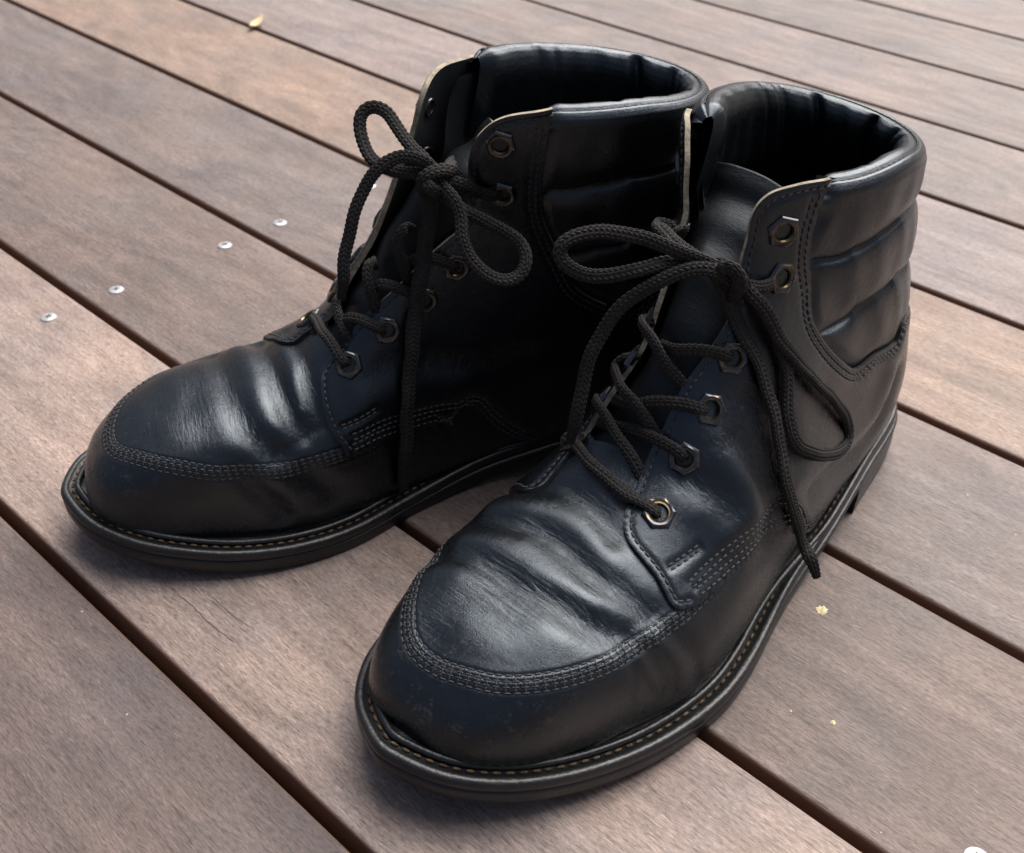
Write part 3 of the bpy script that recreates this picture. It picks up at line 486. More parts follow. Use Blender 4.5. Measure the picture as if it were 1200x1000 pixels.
FIELD = {'L': [], 'R': []}
FLEX = {'L': [], 'R': []}
def prep(b):
    for pts, amp, wid in FT[b+'_creases']:
        s0_, v0_ = pts[0]
        if s0_ < .37 and abs(v0_) < .13:      # carry the fold over the far edge of the toe plug
            pts = [[s0_-.006, v0_+(-.17 if b == 'L' else .19)]]+pts
        c = smooth_sv(pts, 6); P = surf(b, c[:, 0], c[:, 1])
        FIELD[b].append((P, amp*.001, wid*.001))
def crease(b, P):
    P = P.reshape(-1, 3); h = np.zeros(len(P)); fl = np.zeros(len(P))
    for poly, a, w in FIELD[b]:
        lo = poly.min(0)-4*w; hi = poly.max(0)+4*w
        m = ((P > lo) & (P < hi)).all(1)
        if not m.any(): continue
        d = segdist(P[m], poly)
        e = np.exp(-(d/w)**2)
        h[m] += a*e
        if w > .003 and a < 0: fl[m] += e*min(1, abs(a)/.0015)
    x, y, z = P.T
    h += .00035*np.sin(61*x+23*y+5)*np.sin(47*z+33*y+1)+.00022*np.sin(140*x+90*z)*np.sin(120*y-60*x+2)
    return h, np.clip(fl, 0, 1)
def skin(b, s, v, h):
    shp = np.broadcast(s, v).shape
    s = np.broadcast_to(s, shp).astype(float).ravel(); v = np.broadcast_to(v, shp).astype(float).ravel()
    P = surf(b, s, v); N = normal(b, s, v); c, fl = crease(b, P)
    hh = np.broadcast_to(h, shp).ravel()
    return P+N*(c+hh)[:, None], N, fl

# ---- stitches: a run of small thread capsules, kept together as one part
def capsule(n=6):
    r = [(-.5, 0), (-.42, .6), (-.2, 1), (.2, 1), (.42, .6), (.5, 0)]
    V = []
    for t, k in r:
        for i in range(n): V.append((t, k*math.cos(2*math.pi*i/n), k*math.sin(2*math.pi*i/n)))
    return np.array(V), grid_faces(len(r), n, True)
CAPV, CAPF = capsule()
def stitch_rows(b, name, rows, root, mt, pitch=.0029, length=.0024, rad=.00042, label=None):
    Vs = []; Fs = []; n0 = 0
    for P, N in rows:
        seg = np.linalg.norm(np.diff(P, axis=0), axis=1); L = np.r_[0, np.cumsum(seg)]
        k = int(L[-1]/pitch)
        if k < 1: continue
        for i in range(k):
            c = (i+.5)*pitch+RNG.uniform(-.00015, .00015); a = c-length/2; e = c+length/2
            pa = np.array([np.interp(a, L, P[:, j]) for j in range(3)]); pe = np.array([np.interp(e, L, P[:, j]) for j in range(3)])
            nn = np.array([np.interp(c, L, N[:, j]) for j in range(3)]); nn /= np.linalg.norm(nn)
            t = pe-pa; l = np.linalg.norm(t)
            if l < 1e-6: continue
            t /= l; bb = np.cross(nn, t)
            nn = np.cross(t, bb)
            V = (pa+pe)/2+CAPV[:, :1]*l*t+rad*(CAPV[:, 1:2]*bb+CAPV[:, 2:3]*nn*.9)
            Vs.append(V); Fs.append(CAPF+n0); n0 += len(V)
    o = bobj(b, name, np.vstack(Vs), np.vstack(Fs), mt, root); o['kind'] = 'stuff'
    return o
def row(b, c, h, d=0.):
    c = np.asarray(c, float)
    if d: c = off_sv(b, c, d)
    P, N, _ = skin(b, c[:, 0], c[:, 1], h); return P, N

# ---- leather panels cut to a shape in surface coordinates
SS, VV = .42, .13
def inside(poly, q):
    x, y = q[:, 0], q[:, 1]; r = np.zeros(len(q), bool); n = len(poly)
    for i in range(n):
        x0, y0 = poly[i]; x1, y1 = poly[(i+1) % n]
        if y0 == y1: continue
        c = ((y0 > y) != (y1 > y)) & (x < (x1-x0)*(y-y0)/(y1-y0)+x0)
        r ^= c
    return r
def pdist(poly, q):
    best = np.full(len(q), 1e9); n = len(poly)
    for i in range(n):
        a = poly[i]; d = poly[(i+1) % n]-a; L = (d*d).sum()+1e-14
        t = np.clip(((q-a)@d)/L, 0, 1); e = q-(a+t[:, None]*d); best = np.minimum(best, (e*e).sum(1))
    return np.sqrt(best)
def resample(poly, step):
    p = np.vstack([poly, poly[:1]]); L = np.r_[0, np.cumsum(np.linalg.norm(np.diff(p, axis=0), axis=1))]
    n = max(8, int(L[-1]/step)); t = np.linspace(0, L[-1], n, endpoint=False)
    return np.stack([np.interp(t, L, p[:, 0]), np.interp(t, L, p[:, 1])], 1)
def panel(b, name, poly_sv, root, mats, top=.0021, bot=-.0006, step=.0011, grooves=(), raw=None, hfun=None):
    pl = resample(np.asarray(poly_sv)*[SS, VV], step)
    lo, hi = pl.min(0), pl.max(0)
    gx, gy = np.meshgrid(np.arange(lo[0], hi[0], step), np.arange(lo[1], hi[1], step*.87), indexing='ij')
    gx = gx+(np.arange(gx.shape[1]) % 2)*step/2
    q = np.stack([gx.ravel(), gy.ravel()], 1)
    q = q[inside(pl, q)]; dq = pdist(pl, q); k = dq > step*.55; q = q[k]; dq = dq[k]
    n = len(pl)
    pts = np.vstack([pl, q])
    res = delaunay_2d_cdt([Vector(p) for p in pts], [], [list(range(n))], 1, 1e-7)
    vo = np.array([tuple(p) for p in res[0]]); tri = np.array([f for f in res[2] if len(f) == 3])
    # winding
    d = pdist(pl, vo); sv = vo/[SS, VV]
    hf = top-(.0006)*np.exp(-(d/.0006)) 
    P0 = surf(b, sv[:, 0], sv[:, 1])
    for (gp, gd, gw) in grooves:
        hf = hf-gd*np.exp(-(segdist(P0, gp)/gw)**2)
    if hfun is not None: hf = hf+hfun(sv)
    A, N, fl = skin(b, sv[:, 0], sv[:, 1], hf)
    hb = bot if hfun is None else bot+hfun(sv)
    Bm, _, _ = skin(b, sv[:, 0], sv[:, 1], hb)
    e1 = A[tri[:, 1]]-A[tri[:, 0]]; e2 = A[tri[:, 2]]-A[tri[:, 0]]
    flip = (np.cross(e1, e2)*N[tri[:, 0]]).sum(1) < 0
    tri[flip] = tri[flip][:, ::-1]
    nv = len(A)
    # boundary edges
    E = {}
    for t in tri:
        for a, c in ((t[0], t[1]), (t[1], t[2]), (t[2], t[0])):
            E[(a, c)] = 1
    rim = [(a, c) for (a, c) in E if (c, a) not in E]
    # separate rim vertices keep the edge crisp
    rv = sorted({a for e in rim for a in e}); idx = {v: i for i, v in enumerate(rv)}
    base = 2*nv; m = len(rv)
    mid = (A[rv]+Bm[rv])/2
    out = np.cross(N[rv], np.gradient(A[rv], axis=0))
    V = np.vstack([A, Bm, A[rv], Bm[rv]])
    Fs = [list(map(int, t)) for t in tri]+[[int(nv+t[2]), int(nv+t[1]), int(nv+t[0])] for t in tri]
    mi = [0]*len(tri)+[1]*len(tri)
    for a, c in rim:
        Fs.append([base+idx[c], base+idx[a], base+m+idx[a], base+m+idx[c]])
        s_ = sv[a]; mi.append(2 if (raw is not None and raw(s_[0], s_[1])) else 3)
    fla = np.r_[fl, fl*0, np.zeros(2*m)]
    return bobj(b, name, V, Fs, mats, root, True, mi, fla)

# ---- sole
OUTP = np.array([[0.0, 0.0], [0.0067, 0.0192], [0.0245, 0.0325], [0.0667, 0.0405], [0.1112, 0.0477], [0.1556, 0.0520], [0.2001, 0.0615], [0.2279, 0.0635], [0.2612, 0.0587], [0.2912, 0.0483], [0.3146, 0.0343], [0.3301, 0.0172], [0.3374, -0.0033], [0.3368, -0.0130], [0.3279, -0.0313], [0.3113, -0.0458], [0.2912, -0.0547], [0.2668, -0.0609], [0.239, -0.0618], [0.2112, -0.0565], [0.1779, -0.0425], [0.1445, -0.0335], [0.1112, -0.0332], [0.0667, -0.034], [0.0245, -0.0300], [0.0067, -0.0185]])
def crc(P, n=24):
    N = len(P); out = []
    for i in range(N):
        a, b_, c, d = P[(i-1) % N], P[i], P[(i+1) % N], P[(i+2) % N]
        for t in np.linspace(0, 1, n, endpoint=False):
            out.append(.5*((2*b_)+(-a+c)*t+(2*a-5*b_+4*c-d)*t*t+(-a+3*b_-3*c+d)*t**3))
    return np.array(out)
OUT = resample(crc(OUTP), .0016)
for _ in range(6): OUT = .5*OUT+.25*(np.roll(OUT, 1, 0)+np.roll(OUT, -1, 0))
OT = np.roll(OUT, -1, 0)-np.roll(OUT, 1, 0); OT /= np.linalg.norm(OT, axis=1, keepdims=True)
ON = np.stack([-OT[:, 1], OT[:, 0]], 1)       # inward or outward, fixed below
if ((OUT+ON*.005-OUT.mean(0))**2).sum() > ((OUT-OUT.mean(0))**2).sum(): ON = -ON
def zspring(x): return np.where(x > .2, (np.clip(x-.2, 0, 1)/.105)**2*.010, 0.)
def sstep(a, b_, x): t = np.clip((x-a)/(b_-a), 0, 1); return t*t*(3-2*t)
def zbot(x): return zspring(x)+.0155*(1-sstep(.085, .168, x))
def ztop(x): return zspring(x)+.0118+.0142*(1-sstep(.06, .19, x))
def sweep(b, name, prof, root, mt, cap=None, smooth=True):
    """prof: list of functions x -> (inset, z)"""
    n = len(OUT); rings = []
    for f_ in prof:
        d, z = f_(OUT[:, 0]); q = OUT+ON*np.broadcast_to(d, (n,))[:, None]
        rings.append(np.c_[q, np.broadcast_to(z, (n,))])
    V = np.vstack(rings); Fs = grid_faces(len(rings), n, True).tolist()
    def capf(o, rev):
        r = []
        for i in range(n//2-1):
            q = [o+i, o+i+1, o+n-1-(i+1), o+n-1-i] if i else [o+0, o+1, o+n-2, o+n-1]
            r.append(q[::-1] if rev else q)
        return r
    if cap: Fs += capf(0, True) if 'b' in cap else []
    if cap: Fs += capf((len(rings)-1)*n, False) if 't' in cap else []
    o = bobj(b, name, V, Fs, mt, root, smooth)
    return o
def fwd(x): return sstep(.11, .185, x)       # 1 in the welted forepart, 0 round the heel

def ring_eyelet(b, root, P, N, up, scale=1.0):
    n = 48; hexr = lambda th: .0052/np.cos(((th+math.pi/6) % (math.pi/3))-math.pi/6)*.93
    th = np.arange(n)*2*math.pi/n
    spec = [(1, 1.0, -.0004), (1, 1.0, .0009), (1, .93, .0014), (.35, .84, .00165), (0, .0035, .0015), (0, .0030, .00155), (0, .00262, .0010), (0, .0025, -.0012), (0, .0003, -.0013)]
    N = N/np.linalg.norm(N); X = np.cross(up, N); X /= np.linalg.norm(X); Y = np.cross(N, X)
    rings = []
    for hx, r, z in spec:
        if hx == 1: rr = hexr(th)*r
        elif hx == 0: rr = np.full(n, r)
        else: rr = hexr(th)*r*hx+(.0042)*(1-hx)
        rings.append(P+scale*(np.outer(rr*np.cos(th), X)+np.outer(rr*np.sin(th), Y)+np.outer(np.full(n, z), N)))
    V = np.vstack(rings); Fs = grid_faces(len(rings), n, True)
    mi = np.repeat([0, 0, 0, 0, 1, 1, 2, 2], n)
    o = bobj(b, 'eyelet', V, Fs[:, ::-1], [M['gun'], M['brass'], M['hole']], root, False, mi)
    return o

# ---- laces: a flattened cord with a braided relief
def lace_mesh(strands, b, wid=.0054, thk=.0030):
    Vs = []; Fs = []; n0 = 0; K_ = 60
    th = np.arange(K_)*2*math.pi/K_
    for nm, pts in strands.items():
        p = np.array(pts, float); P = p[:, :3]; N = p[:, 3:]
        pp = np.hstack([P, N]); q = np.vstack([2*pp[0]-pp[1], pp, 2*pp[-1]-pp[-2]]); dense = []
        for i in range(1, len(q)-2):
            a, b_, c, d = q[i-1:i+3]
            for t in np.linspace(0, 1, 24, endpoint=False):
                dense.append(.5*((2*b_)+(-a+c)*t+(2*a-5*b_+4*c-d)*t*t+(-a+3*b_-3*c+d)*t**3))
        dense.append(q[-2]); dense = np.array(dense)
        for _ in range(5): dense[1:-1] = .5*dense[1:-1]+.25*(dense[2:]+dense[:-2])
        L = np.r_[0, np.cumsum(np.linalg.norm(np.diff(dense[:, :3], axis=0), axis=1))]
        m = int(L[-1]/.00032); t = np.linspace(0, L[-1], m)
        D = np.stack([np.interp(t, L, dense[:, j]) for j in range(6)], 1)
        for _ in range(12): D[1:-1] = .5*D[1:-1]+.25*(D[2:]+D[:-2])
        C_, NN = D[:, :3], D[:, 3:]
        C_ = C_+.00025*np.stack([np.sin(t*310+len(nm)), np.cos(t*240+2*len(nm)), np.sin(t*190)], 1)
        T = np.gradient(C_, axis=0); T /= np.linalg.norm(T, axis=1, keepdims=True)
        W = np.cross(NN, T); W /= np.linalg.norm(W, axis=1, keepdims=True)+1e-9
        # keep frames continuous
        for i in range(1, m):
            if np.dot(W[i], W[i-1]) < 0: W[i] *= -1
        for _ in range(30): W[1:-1] = .5*W[1:-1]+.25*(W[2:]+W[:-2])
        W -= T*(W*T).sum(1, keepdims=True); W /= np.linalg.norm(W, axis=1, keepdims=True)
        U = np.cross(T, W)
        tw = (.12 if nm == 'end_b' else .35)*np.sin(t*55+len(nm)*1.7)          # slow roll of the cord
        W, U = W*np.cos(tw)[:, None]+U*np.sin(tw)[:, None], U*np.cos(tw)[:, None]-W*np.sin(tw)[:, None]
        w = np.full(m, wid/2); k = np.full(m, thk/2)
        if nm.startswith('end_') or nm == 'drape':
            e = np.clip((L[-1]-t)/.010, 0, 1); w *= .62+.38*e; k *= .75+.25*e
        if nm == 'end_b' and b == 'R': w = w*1.32; k = k*.8
        if nm == 'end_b' and b == 'L': w = w*1.05; k = k*.9
        if nm.startswith('dia') or nm.startswith('bar'): w = w*.90
        # herringbone braid: columns of slanting plaits, alternately leaning left and right
        u = t[:, None]/.00205; col = th[None, :]/(2*math.pi)*12; j = np.floor(col); f_ = col-j-.5
        ph = u+np.where(j % 2 == 0, 1, -1)*f_*.95+.0*j
        plait = np.clip(.5+.5*np.cos(2*math.pi*ph), 0, 1)**.6*np.clip(np.cos(math.pi*f_*.96), 0, 1)**.6
        disp = .00062*(plait-.75)
        ca, sa = np.cos(th), np.sin(th)
        ex = np.sign(ca)*np.abs(ca)**.85; ey = np.sign(sa)*np.abs(sa)**.85
        V = C_[:, None, :]+W[:, None, :]*(ex[None, :, None]*w[:, None, None])+U[:, None, :]*(ey[None, :, None]*k[:, None, None])
        nr = W[:, None, :]*(ca[None, :, None]*k[:, None, None])+U[:, None, :]*(sa[None, :, None]*w[:, None, None])
        nr /= np.linalg.norm(nr, axis=2, keepdims=True)+1e-9
        V = V+nr*disp[:, :, None]
        Vs.append(V.reshape(-1, 3)); f_ = grid_faces(m, K_, True)+n0; Fs.append(f_)
        n0 += m*K_
    return np.vstack(Vs), np.vstack(Fs)

# ------------------------------------------------------------------ build one boot
SEAM1 = ([.24, .29, .364, .4375, .52, .65, .8, 1.], [.80, .8475, .9075, .935, .954, .966, .972, .974])
SEAM2 = ([.24, .32, .366, .44, .52, .65, .8, 1.], [.62, .731, .795, .846, .89, .918, .93, .935])
SEAM3 = ([.24, .30, .42, .47, .54, .65, .8, 1.], [.55, .66, .72, .7775, .825, .852, .865, .87])
def build_boot(b, label):
    pos, ang, mir, sx, sy = PLACE[b]
    root = empty('ankle_boot', (pos[0], pos[1], 0), ang+math.pi)
    root['label'] = label; root['category'] = 'boot'; root['group'] = 'pair of black lace-up boots on the deck'
    prep(b)
    # ---------- outlines of the two quarters in (s, v)
    backlow = [(.575, .60), (.600, .70), (.605, .85), (.62, .96)]
    if b == 'L':
        lat_front = smooth_sv([FT['L_corner'][0]]+FT['L_front']+[(.3275, .30), FT['L_corner'][1]])
        med_front = smooth_sv([(.9838, -.215), (.975, -.17), (.955, -.13), (.90, -.105), (.82, -.11)]+FT['L_farfront'][2:]+[(.335, -.22), (.355, -.35), (.3787, -.47)])
    else:
        med_front = smooth_sv([FT['R_corner'][0]]+FT['R_front']+[FT['R_corner'][1]])
        lat_front = smooth_sv([(.9838, .28), (.97, .18), (.945, .11), (.90, .07), (.82, .06), (.73, .055), (.62, .055), (.52, .05), (.44, .05), (.385, .055), (.352, .075), (.34, .13), (.335, .23), (.3375, .355)])
    lat_low = smooth_sv([FT['L_corner'][1]]+FT['L_low']+backlow)
    med_low = smooth_sv([tuple(med_front[-1])]+FT['R_low']+[(.585, -.66), (.60, -.80), (.61, -.90), (.62, -.96)])
    U_l = smooth_sv([(.872, 1.0), (.868, .80), (.857, .68), (.840, .59), (.812, .52)]+FT['L_U'][1:]+[tuple(lat_front[0])])
    U_m = smooth_sv([(.872, -1.0), (.866, -.80), (.853, -.65), (.825, -.54), (.79, -.48), (.765, -.42), (.765, -.375), (.82, -.34)]+([(.90, -.30), (.95, -.25)] if b == 'L' else [(.93, -.34)])+[tuple(med_front[0])])
    def outline(fr, low, U, sgn):
        bott = np.array([(.70, .985*sgn), (.77, .995*sgn), (.82, 1.0*sgn)])
        return np.vstack([fr, low[1:], bott, U[:-1]])
    PL = outline(lat_front, lat_low, U_l, 1); PMd = outline(med_front, med_low, U_m, -1)
    # ---------- seams
    moc = smooth_sv([(.44, -.43), (.38, -.3975), (.3163, -.384), (.2762, -.375), (.2238, -.345), (.17, -.262), (.1288, -.165), (.105, -.09), (.0955, 0), (.1062, .0975), (.1313, .2075), (.175, .285), (.2288, .3288), (.2825, .3375), (.3337, .33), (.40, .345)], 14)
    mocP = surf(b, moc[:, 0], moc[:, 1])
    FIELD[b].append((mocP, .0008, .0045))
    rows = [off_sv(b, moc, d) for d in (-.0030, -.0010, .0010, .0030)]
    for c in rows: FIELD[b].append((surf(b, c[:, 0], c[:, 1]), -.00035, .0008))
    # ---------- vamp: toe plug, side wall and heel seat in one skin
    s = np.r_[np.linspace(0, .05, 26)[:-1], np.linspace(.05, .40, 330)[:-1], np.linspace(.40, .64, 110)]
    v = np.linspace(-1, 1, 520, endpoint=False)
    Sg, Vg = np.meshgrid(s, v, indexing='ij')
    q = np.stack([Sg.ravel()*SS, Vg.ravel()*VV], 1)
    hbase = np.zeros(len(q))
    for poly in (PL, PMd):
        pr = resample(poly*[SS, VV], .004); ins = inside(pr, q); dd = np.zeros(len(q))
        dd[ins] = pdist(pr, q[ins]); hbase -= .0030*sstep(.001, .006, dd)*ins
    A, N, fl = skin(b, Sg.ravel(), Vg.ravel(), hbase)
    Fc = grid_faces(len(s), len(v), True)
    ctr = q[Fc].mean(1) if False else q[Fc[:, 0]]
    cs, cv = ctr[:, 0]/SS, ctr[:, 1]/VV
    keep = ~((cs > .405+.25*np.clip(np.abs(cv)-.10, 0, 1)) & (np.abs(cv) < .26))
    Fc = Fc[keep]
    flx = np.clip(fl, 0, 1)
    vamp = bobj(b, 'vamp', A, Fc[:, ::-1], M['leather'], root, True, None, flx)
    # ---------- tongue
    ts = np.linspace(0, 1, 90); tv = np.linspace(-.40, .40, 70)
    T_, Vv = np.meshgrid(ts, tv, indexing='ij')
    send = .900-.035*np.abs(Vv/.40)**2.5
    Ss = .375+T_*(send-.375)
    h = -.0012-.0026*sstep(0, .12, T_)-.002*sstep(.3, .6, T_)+.0008*np.sin(Ss*60)*np.cos(Vv*9)
    Ta, TN, _ = skin(b, Ss, Vv, h)
    # towards its free end the tongue flattens out and leans back into the boot
    G = Ta.reshape(90, 70, 3); mid = G[:, 34:36].mean(1, keepdims=True); f2 = sstep(.30, .75, T_)[:, :, None]
    dy = .026*np.tanh((G[:, :, 1:2]-mid[:, :, 1:2])/.026)
    flat = np.concatenate([mid[:, :, :1]-.006*(dy/.026)**2, mid[:, :, 1:2]+dy-.004, mid[:, :, 2:]-(.001+.010*f2)*np.abs(dy/.026)**2.4], 2)
    G = G*(1-f2)+flat*f2; G[:, :, 0] -= .021*sstep(.36, 1., T_); G[:, :, 2] -= .007*sstep(.4, 1., T_); Ta = G.reshape(-1, 3)
    Fg = grid_faces(90, 70)
    tong = bobj(b, 'tongue', Ta, Fg, [M['tongue'], M['raw']], root, True, None, np.full(len(Ta), .35))
    sm = tong.modifiers.new('thickness', 'SOLIDIFY'); sm.thickness = .0022; sm.offset = -1; sm.material_offset_rim = 1
    # stitch arc on the tongue
    arc = np.stack([.90-.55*np.abs(np.linspace(-.26, .26, 60)/.26)**3*.14, np.linspace(-.26, .26, 60)], 1)
    # ---------- quarters
    gr = []
    def cl(*cs): return [(surf(b, c[:, 0], c[:, 1]), .00065, .0010) for c in cs]
    sg = {'lateral': 1, 'medial': -1}
    stitch = []
    for side, poly, fr, low, U in (('lateral', PL, lat_front, lat_low, U_l), ('medial', PMd, med_front, med_low, U_m)):
        k = sg[side]
        def inn(c, d):      # offset towards the inside of the panel
            o1 = off_sv(b, c, d); t = resample(poly*[SS, VV], .004)
            return o1 if inside(t, o1[len(o1)//2:len(o1)//2+1]*[SS, VV])[0] else off_sv(b, c, -d)
        fs = inn(fr, .0026)
        # keep the edge row from running off at the corners
        l1 = inn(low[2:-8], .0024); l2 = inn(low[2:-8], .0050)
        uo1 = inn(U[30:-3], .0022); uo2 = inn(U[30:-3], .0048)
        if side == 'lateral':
            r1 = smooth_sv(FT['L_row1']+[(.565, .56), (.585, .66), (.588, .80)]); bar = smooth_sv(FT['L_bar1'], 20)
        else:
            r1 = smooth_sv(FT['R_row1']+[(.588, -.60), (.598, -.72)]); bar = smooth_sv(FT['R_bar1'], 20)
        r2 = off_sv(b, r1, .0026); bar2 = off_sv(b, bar, .0017)
        cur = [fs, l1, l2, uo1, uo2, r1, r2, bar, bar2]
        if side == 'lateral': pass
        grv = cl(*cur)
        def flare(svp):
            # the free flap round the upper eyelets stands a little away from the shaft
            f1 = sstep(.60, .95, svp[:, 0])*(1-sstep(.16, .30, np.abs(svp[:, 1])))
            return .0030*f1
        panel(b, 'quarter', poly, root, [M['leather'], M['lining'], M['raw'], M['dyed_edge']], grooves=grv,
              raw=lambda s_, v_: s_ > (.62 if (side == 'lateral' and b == 'L') else .40) and abs(v_) < (.34 if b == 'L' else .43) and not (s_ < .55 and abs(v_) > .25), hfun=flare)
        for c in cur:
            c = np.asarray(c); P, N_, _ = skin(b, c[:, 0], c[:, 1], .00165+flare(c)); stitch.append((P, N_))
    stitch_rows(b, 'quarter_stitching', stitch, root, M['thread'], pitch=.0031, length=.0025, rad=.00052)
    # ---------- moc seam: three rows of thread and the rungs between them
    srows = [row(b, c, .00016) for c in rows[:]]
    stitch_rows(b, 'toe_seam_stitching', srows, root, M['thread'], pitch=.0034, length=.0028, rad=.00038)
    rung = []
    P0, N0 = row(b, rows[0], .0001); P3, N3 = row(b, rows[-1], .0001); P1, _ = row(b, rows[1], .0003); P2, _ = row(b, rows[2], .0003)
    L = np.r_[0, np.cumsum(np.linalg.norm(np.diff(P1, axis=0), axis=1))]
    for t in np.arange(.002, L[-1], .0034):
        def at(P): return np.array([np.interp(t, L, P[:, j]) for j in range(3)])
        a, c, e, f_ = at(P0), at(P1), at(P2), at(P3); nn = at(N0)
        for x, y in ((a, c), (c, e), (e, f_)):
            rung.append((np.array([x, y]), np.array([nn, nn])))
    stitch_rows(b, 'toe_seam_rungs', rung, root, M['thread'], pitch=.0018, length=.0019, rad=.00038)
    # ---------- padded collar: outer puffs, top roll, inner padding
    v0l, v0m = (.255, .165) if b == 'L' else (.255, .325)
    vv = np.r_[np.linspace(v0l, 1, 230), 2-np.linspace(1, v0m, 230)[1:]]
    av = np.where(vv <= 1, vv, 2-vv); sv_ = np.where(vv <= 1, vv, vv-2)
    s1 = np.interp(av, *SEAM1); s2 = np.interp(av, *SEAM2); s3 = np.interp(av, *SEAM3)-.012
    rowsC = []; flC = []
    def puff(t): return np.clip(1-np.abs(2*t-1)**3, 0, 1)**.45
    T_up = surf(b, np.full_like(sv_, 1.), sv_)-surf(b, np.full_like(sv_, .96), sv_)
    T_up /= np.linalg.norm(T_up, axis=1, keepdims=True)
    s0 = s3-.06
    pls = [resample(p_*[SS, VV], .004) for p_ in (PL, PMd)]
    UP = [surf(b, u_[:, 0], u_[:, 1]) for u_ in (U_l, U_m)]
    def cover(ss_, h_, P):
        q = np.stack([ss_*SS, sv_*VV], 1); ins = inside(pls[0], q) | inside(pls[1], q)
        d = np.minimum(segdist(P, UP[0]), segdist(P, UP[1]))
        return np.where(ins, -.0026+.0016*sstep(.004, 0., d), -.0008+(h_+.0008)*sstep(0, .0050, d))
    def addrow(ss_, h_, up_=0.):
        ss_ = np.broadcast_to(ss_, sv_.shape)
        P = surf(b, ss_, sv_); N_ = normal(b, ss_, sv_)
        c, _ = crease(b, P)
        x = sstep(.75, 1., ss_); dzr = dz*sstep(.80, 1., ss_)[:, None]
        h_ = cover(ss_, h_, P)
        rowsC.append(P+N_*(h_+c)[:, None]+T_up*(up_-.0065*x)[:, None]-dzr); 
    Z = np.zeros_like(sv_)
    dz = np.zeros((len(vv), 3)); dz[:, 2] = (.010*(1-sstep(.25, .55, av))*(sv_ > 0) if b == 'L' else .0045*(1-sstep(.33, .6, av))*(sv_ < 0))
    wr = .0004*np.sin(vv*55)*np.sin(vv*21+1)
    addrow(s0, Z-.001)
    for lo, hi, A_, n in ((s3, s2, .0046, 20), (s2, s1, .0048, 22), (s1, np.full_like(s1, 1.), .0046, 20)):
        for t in np.linspace(0, 1, n):
            if lo is not s3 and t == 0: continue
            last = hi[0] == 1. and lo is s1
            hh = A_*puff(np.array(t*(.5 if last else 1.))) -.0034+wr*math.sin(math.pi*t)
            addrow(lo+(hi-lo)*t, Z+hh)
    bN = normal(b, np.full_like(sv_, 1.), sv_)
    bP = surf(b, np.full_like(sv_, 1.), sv_)
    rng = np.random.default_rng(7 if b == 'L' else 9)
    fold = np.zeros_like(sv_); centers = ([.83, .97, 1.21] if b == 'L' else [.74, .90, 1.20])
    for c in centers: fold += np.exp(-((vv-c)/.022)**2)*rng.uniform(.7, 1.2)
    for c in rng.uniform(.4, 1.6, 9): fold += .25*np.exp(-((vv-c)/.012)**2)
    prof = [(.0042, .0012), (.0038, .003), (.0028, .0044), (.0018, .0054), (.0008, .0056), (.0003, .00515), (-.0002, .0056), (-.0012, .0064), (-.0030, .0068), (-.0050, .0063), (-.0068, .0048), (-.0080, .0026), (-.0088, 0), (-.0092, -.003), (-.0093, -.007), (-.0090, -.012), (-.0086, -.018), (-.0080, -.024), (-.0070, -.029), (-.0050, -.031)]
    # refine profile
    pf = np.array(prof); ti = np.linspace(0, len(pf)-1, 70); pf = np.stack([np.interp(ti, np.arange(len(pf)), pf[:, 0]), np.interp(ti, np.arange(len(pf)), pf[:, 1])], 1)
    for i, (h_, u_) in enumerate(pf):
        w = sstep(.36, .55, i/70)
        edge = np.minimum(sstep(v0l-.012, v0l+.045, av)*(sv_ > 0)+(sv_ <= 0), sstep(v0m-.012, v0m+.045, av)*(sv_ < 0)+(sv_ >= 0))
        edge = .12+.88*edge**.6
        h_ = (h_+.0015)*edge-.0015; u_ = np.where(u_ > 0, u_*(.25+.75*edge), u_)
        hh = h_-.0032+wr*1.5*w+fold*.0032*w*(1-sstep(.62, 1., i/70)*.7)
        rowsC.append(bP+bN*(Z+hh)[:, None]+T_up*(Z+u_-.0065-fold*.0015*w)[:, None]-dz)
    V = np.vstack(rowsC); nr = len(rowsC)
    flx = np.full(len(V), .25)
    bobj(b, 'collar', V, grid_faces(nr, len(vv)), M['collar'], root, True, None, flx)
    # seam thread on collar rim and in the puff valleys
    rowsT = []
    sel = slice(8, -8)
    rowsT.append(((bP-dz)[sel]+bN[sel]*(-.0028)+T_up[sel]*(.00545-.0065), T_up[sel]))
    stitch_rows(b, 'collar_stitching', rowsT, root, M['thread'], pitch=.0034, length=.0028, rad=.00045)
    # ---------- lining
    l0, l1_ = (.25, .18) if b == 'L' else (.17, .30)
    lv = np.r_[np.linspace(l0, 1, 90), 2-np.linspace(1, l1_, 90)[1:]]; lsv = np.where(lv <= 1, lv, lv-2)
    ls = np.linspace(.44, .985, 60)
    Lg, Lv = np.meshgrid(ls, lsv, indexing='ij')
    P = surf(b, Lg.ravel(), Lv.ravel()); N_ = normal(b, Lg.ravel(), Lv.ravel())
    P = P-N_*.0040
    P = P-np.array([0, 0, .006])*sstep(.9, 1, Lg.ravel())[:, None]
    bobj(b, 'lining', P, grid_faces(60, len(lsv)), M['lining'], root, True, None, np.zeros(len(P)))
    # ---------- sole
    def z1(o): return lambda x: ztop(x)+o
    outs = sweep(b, 'outsole', [
        lambda x: (.0035, zbot(x)+.0002), lambda x: (.0009, zbot(x)), lambda x: (.0002, zbot(x)+.0009),
        lambda x: (.0000, ztop(x)-.0062), lambda x: (.0002, ztop(x)-.0057), lambda x: (.0009, ztop(x)-.0054), lambda x: (.0012, ztop(x)-.0052), lambda x: (.02, ztop(x)-.0052)], root, M['rubber'], 'bt')
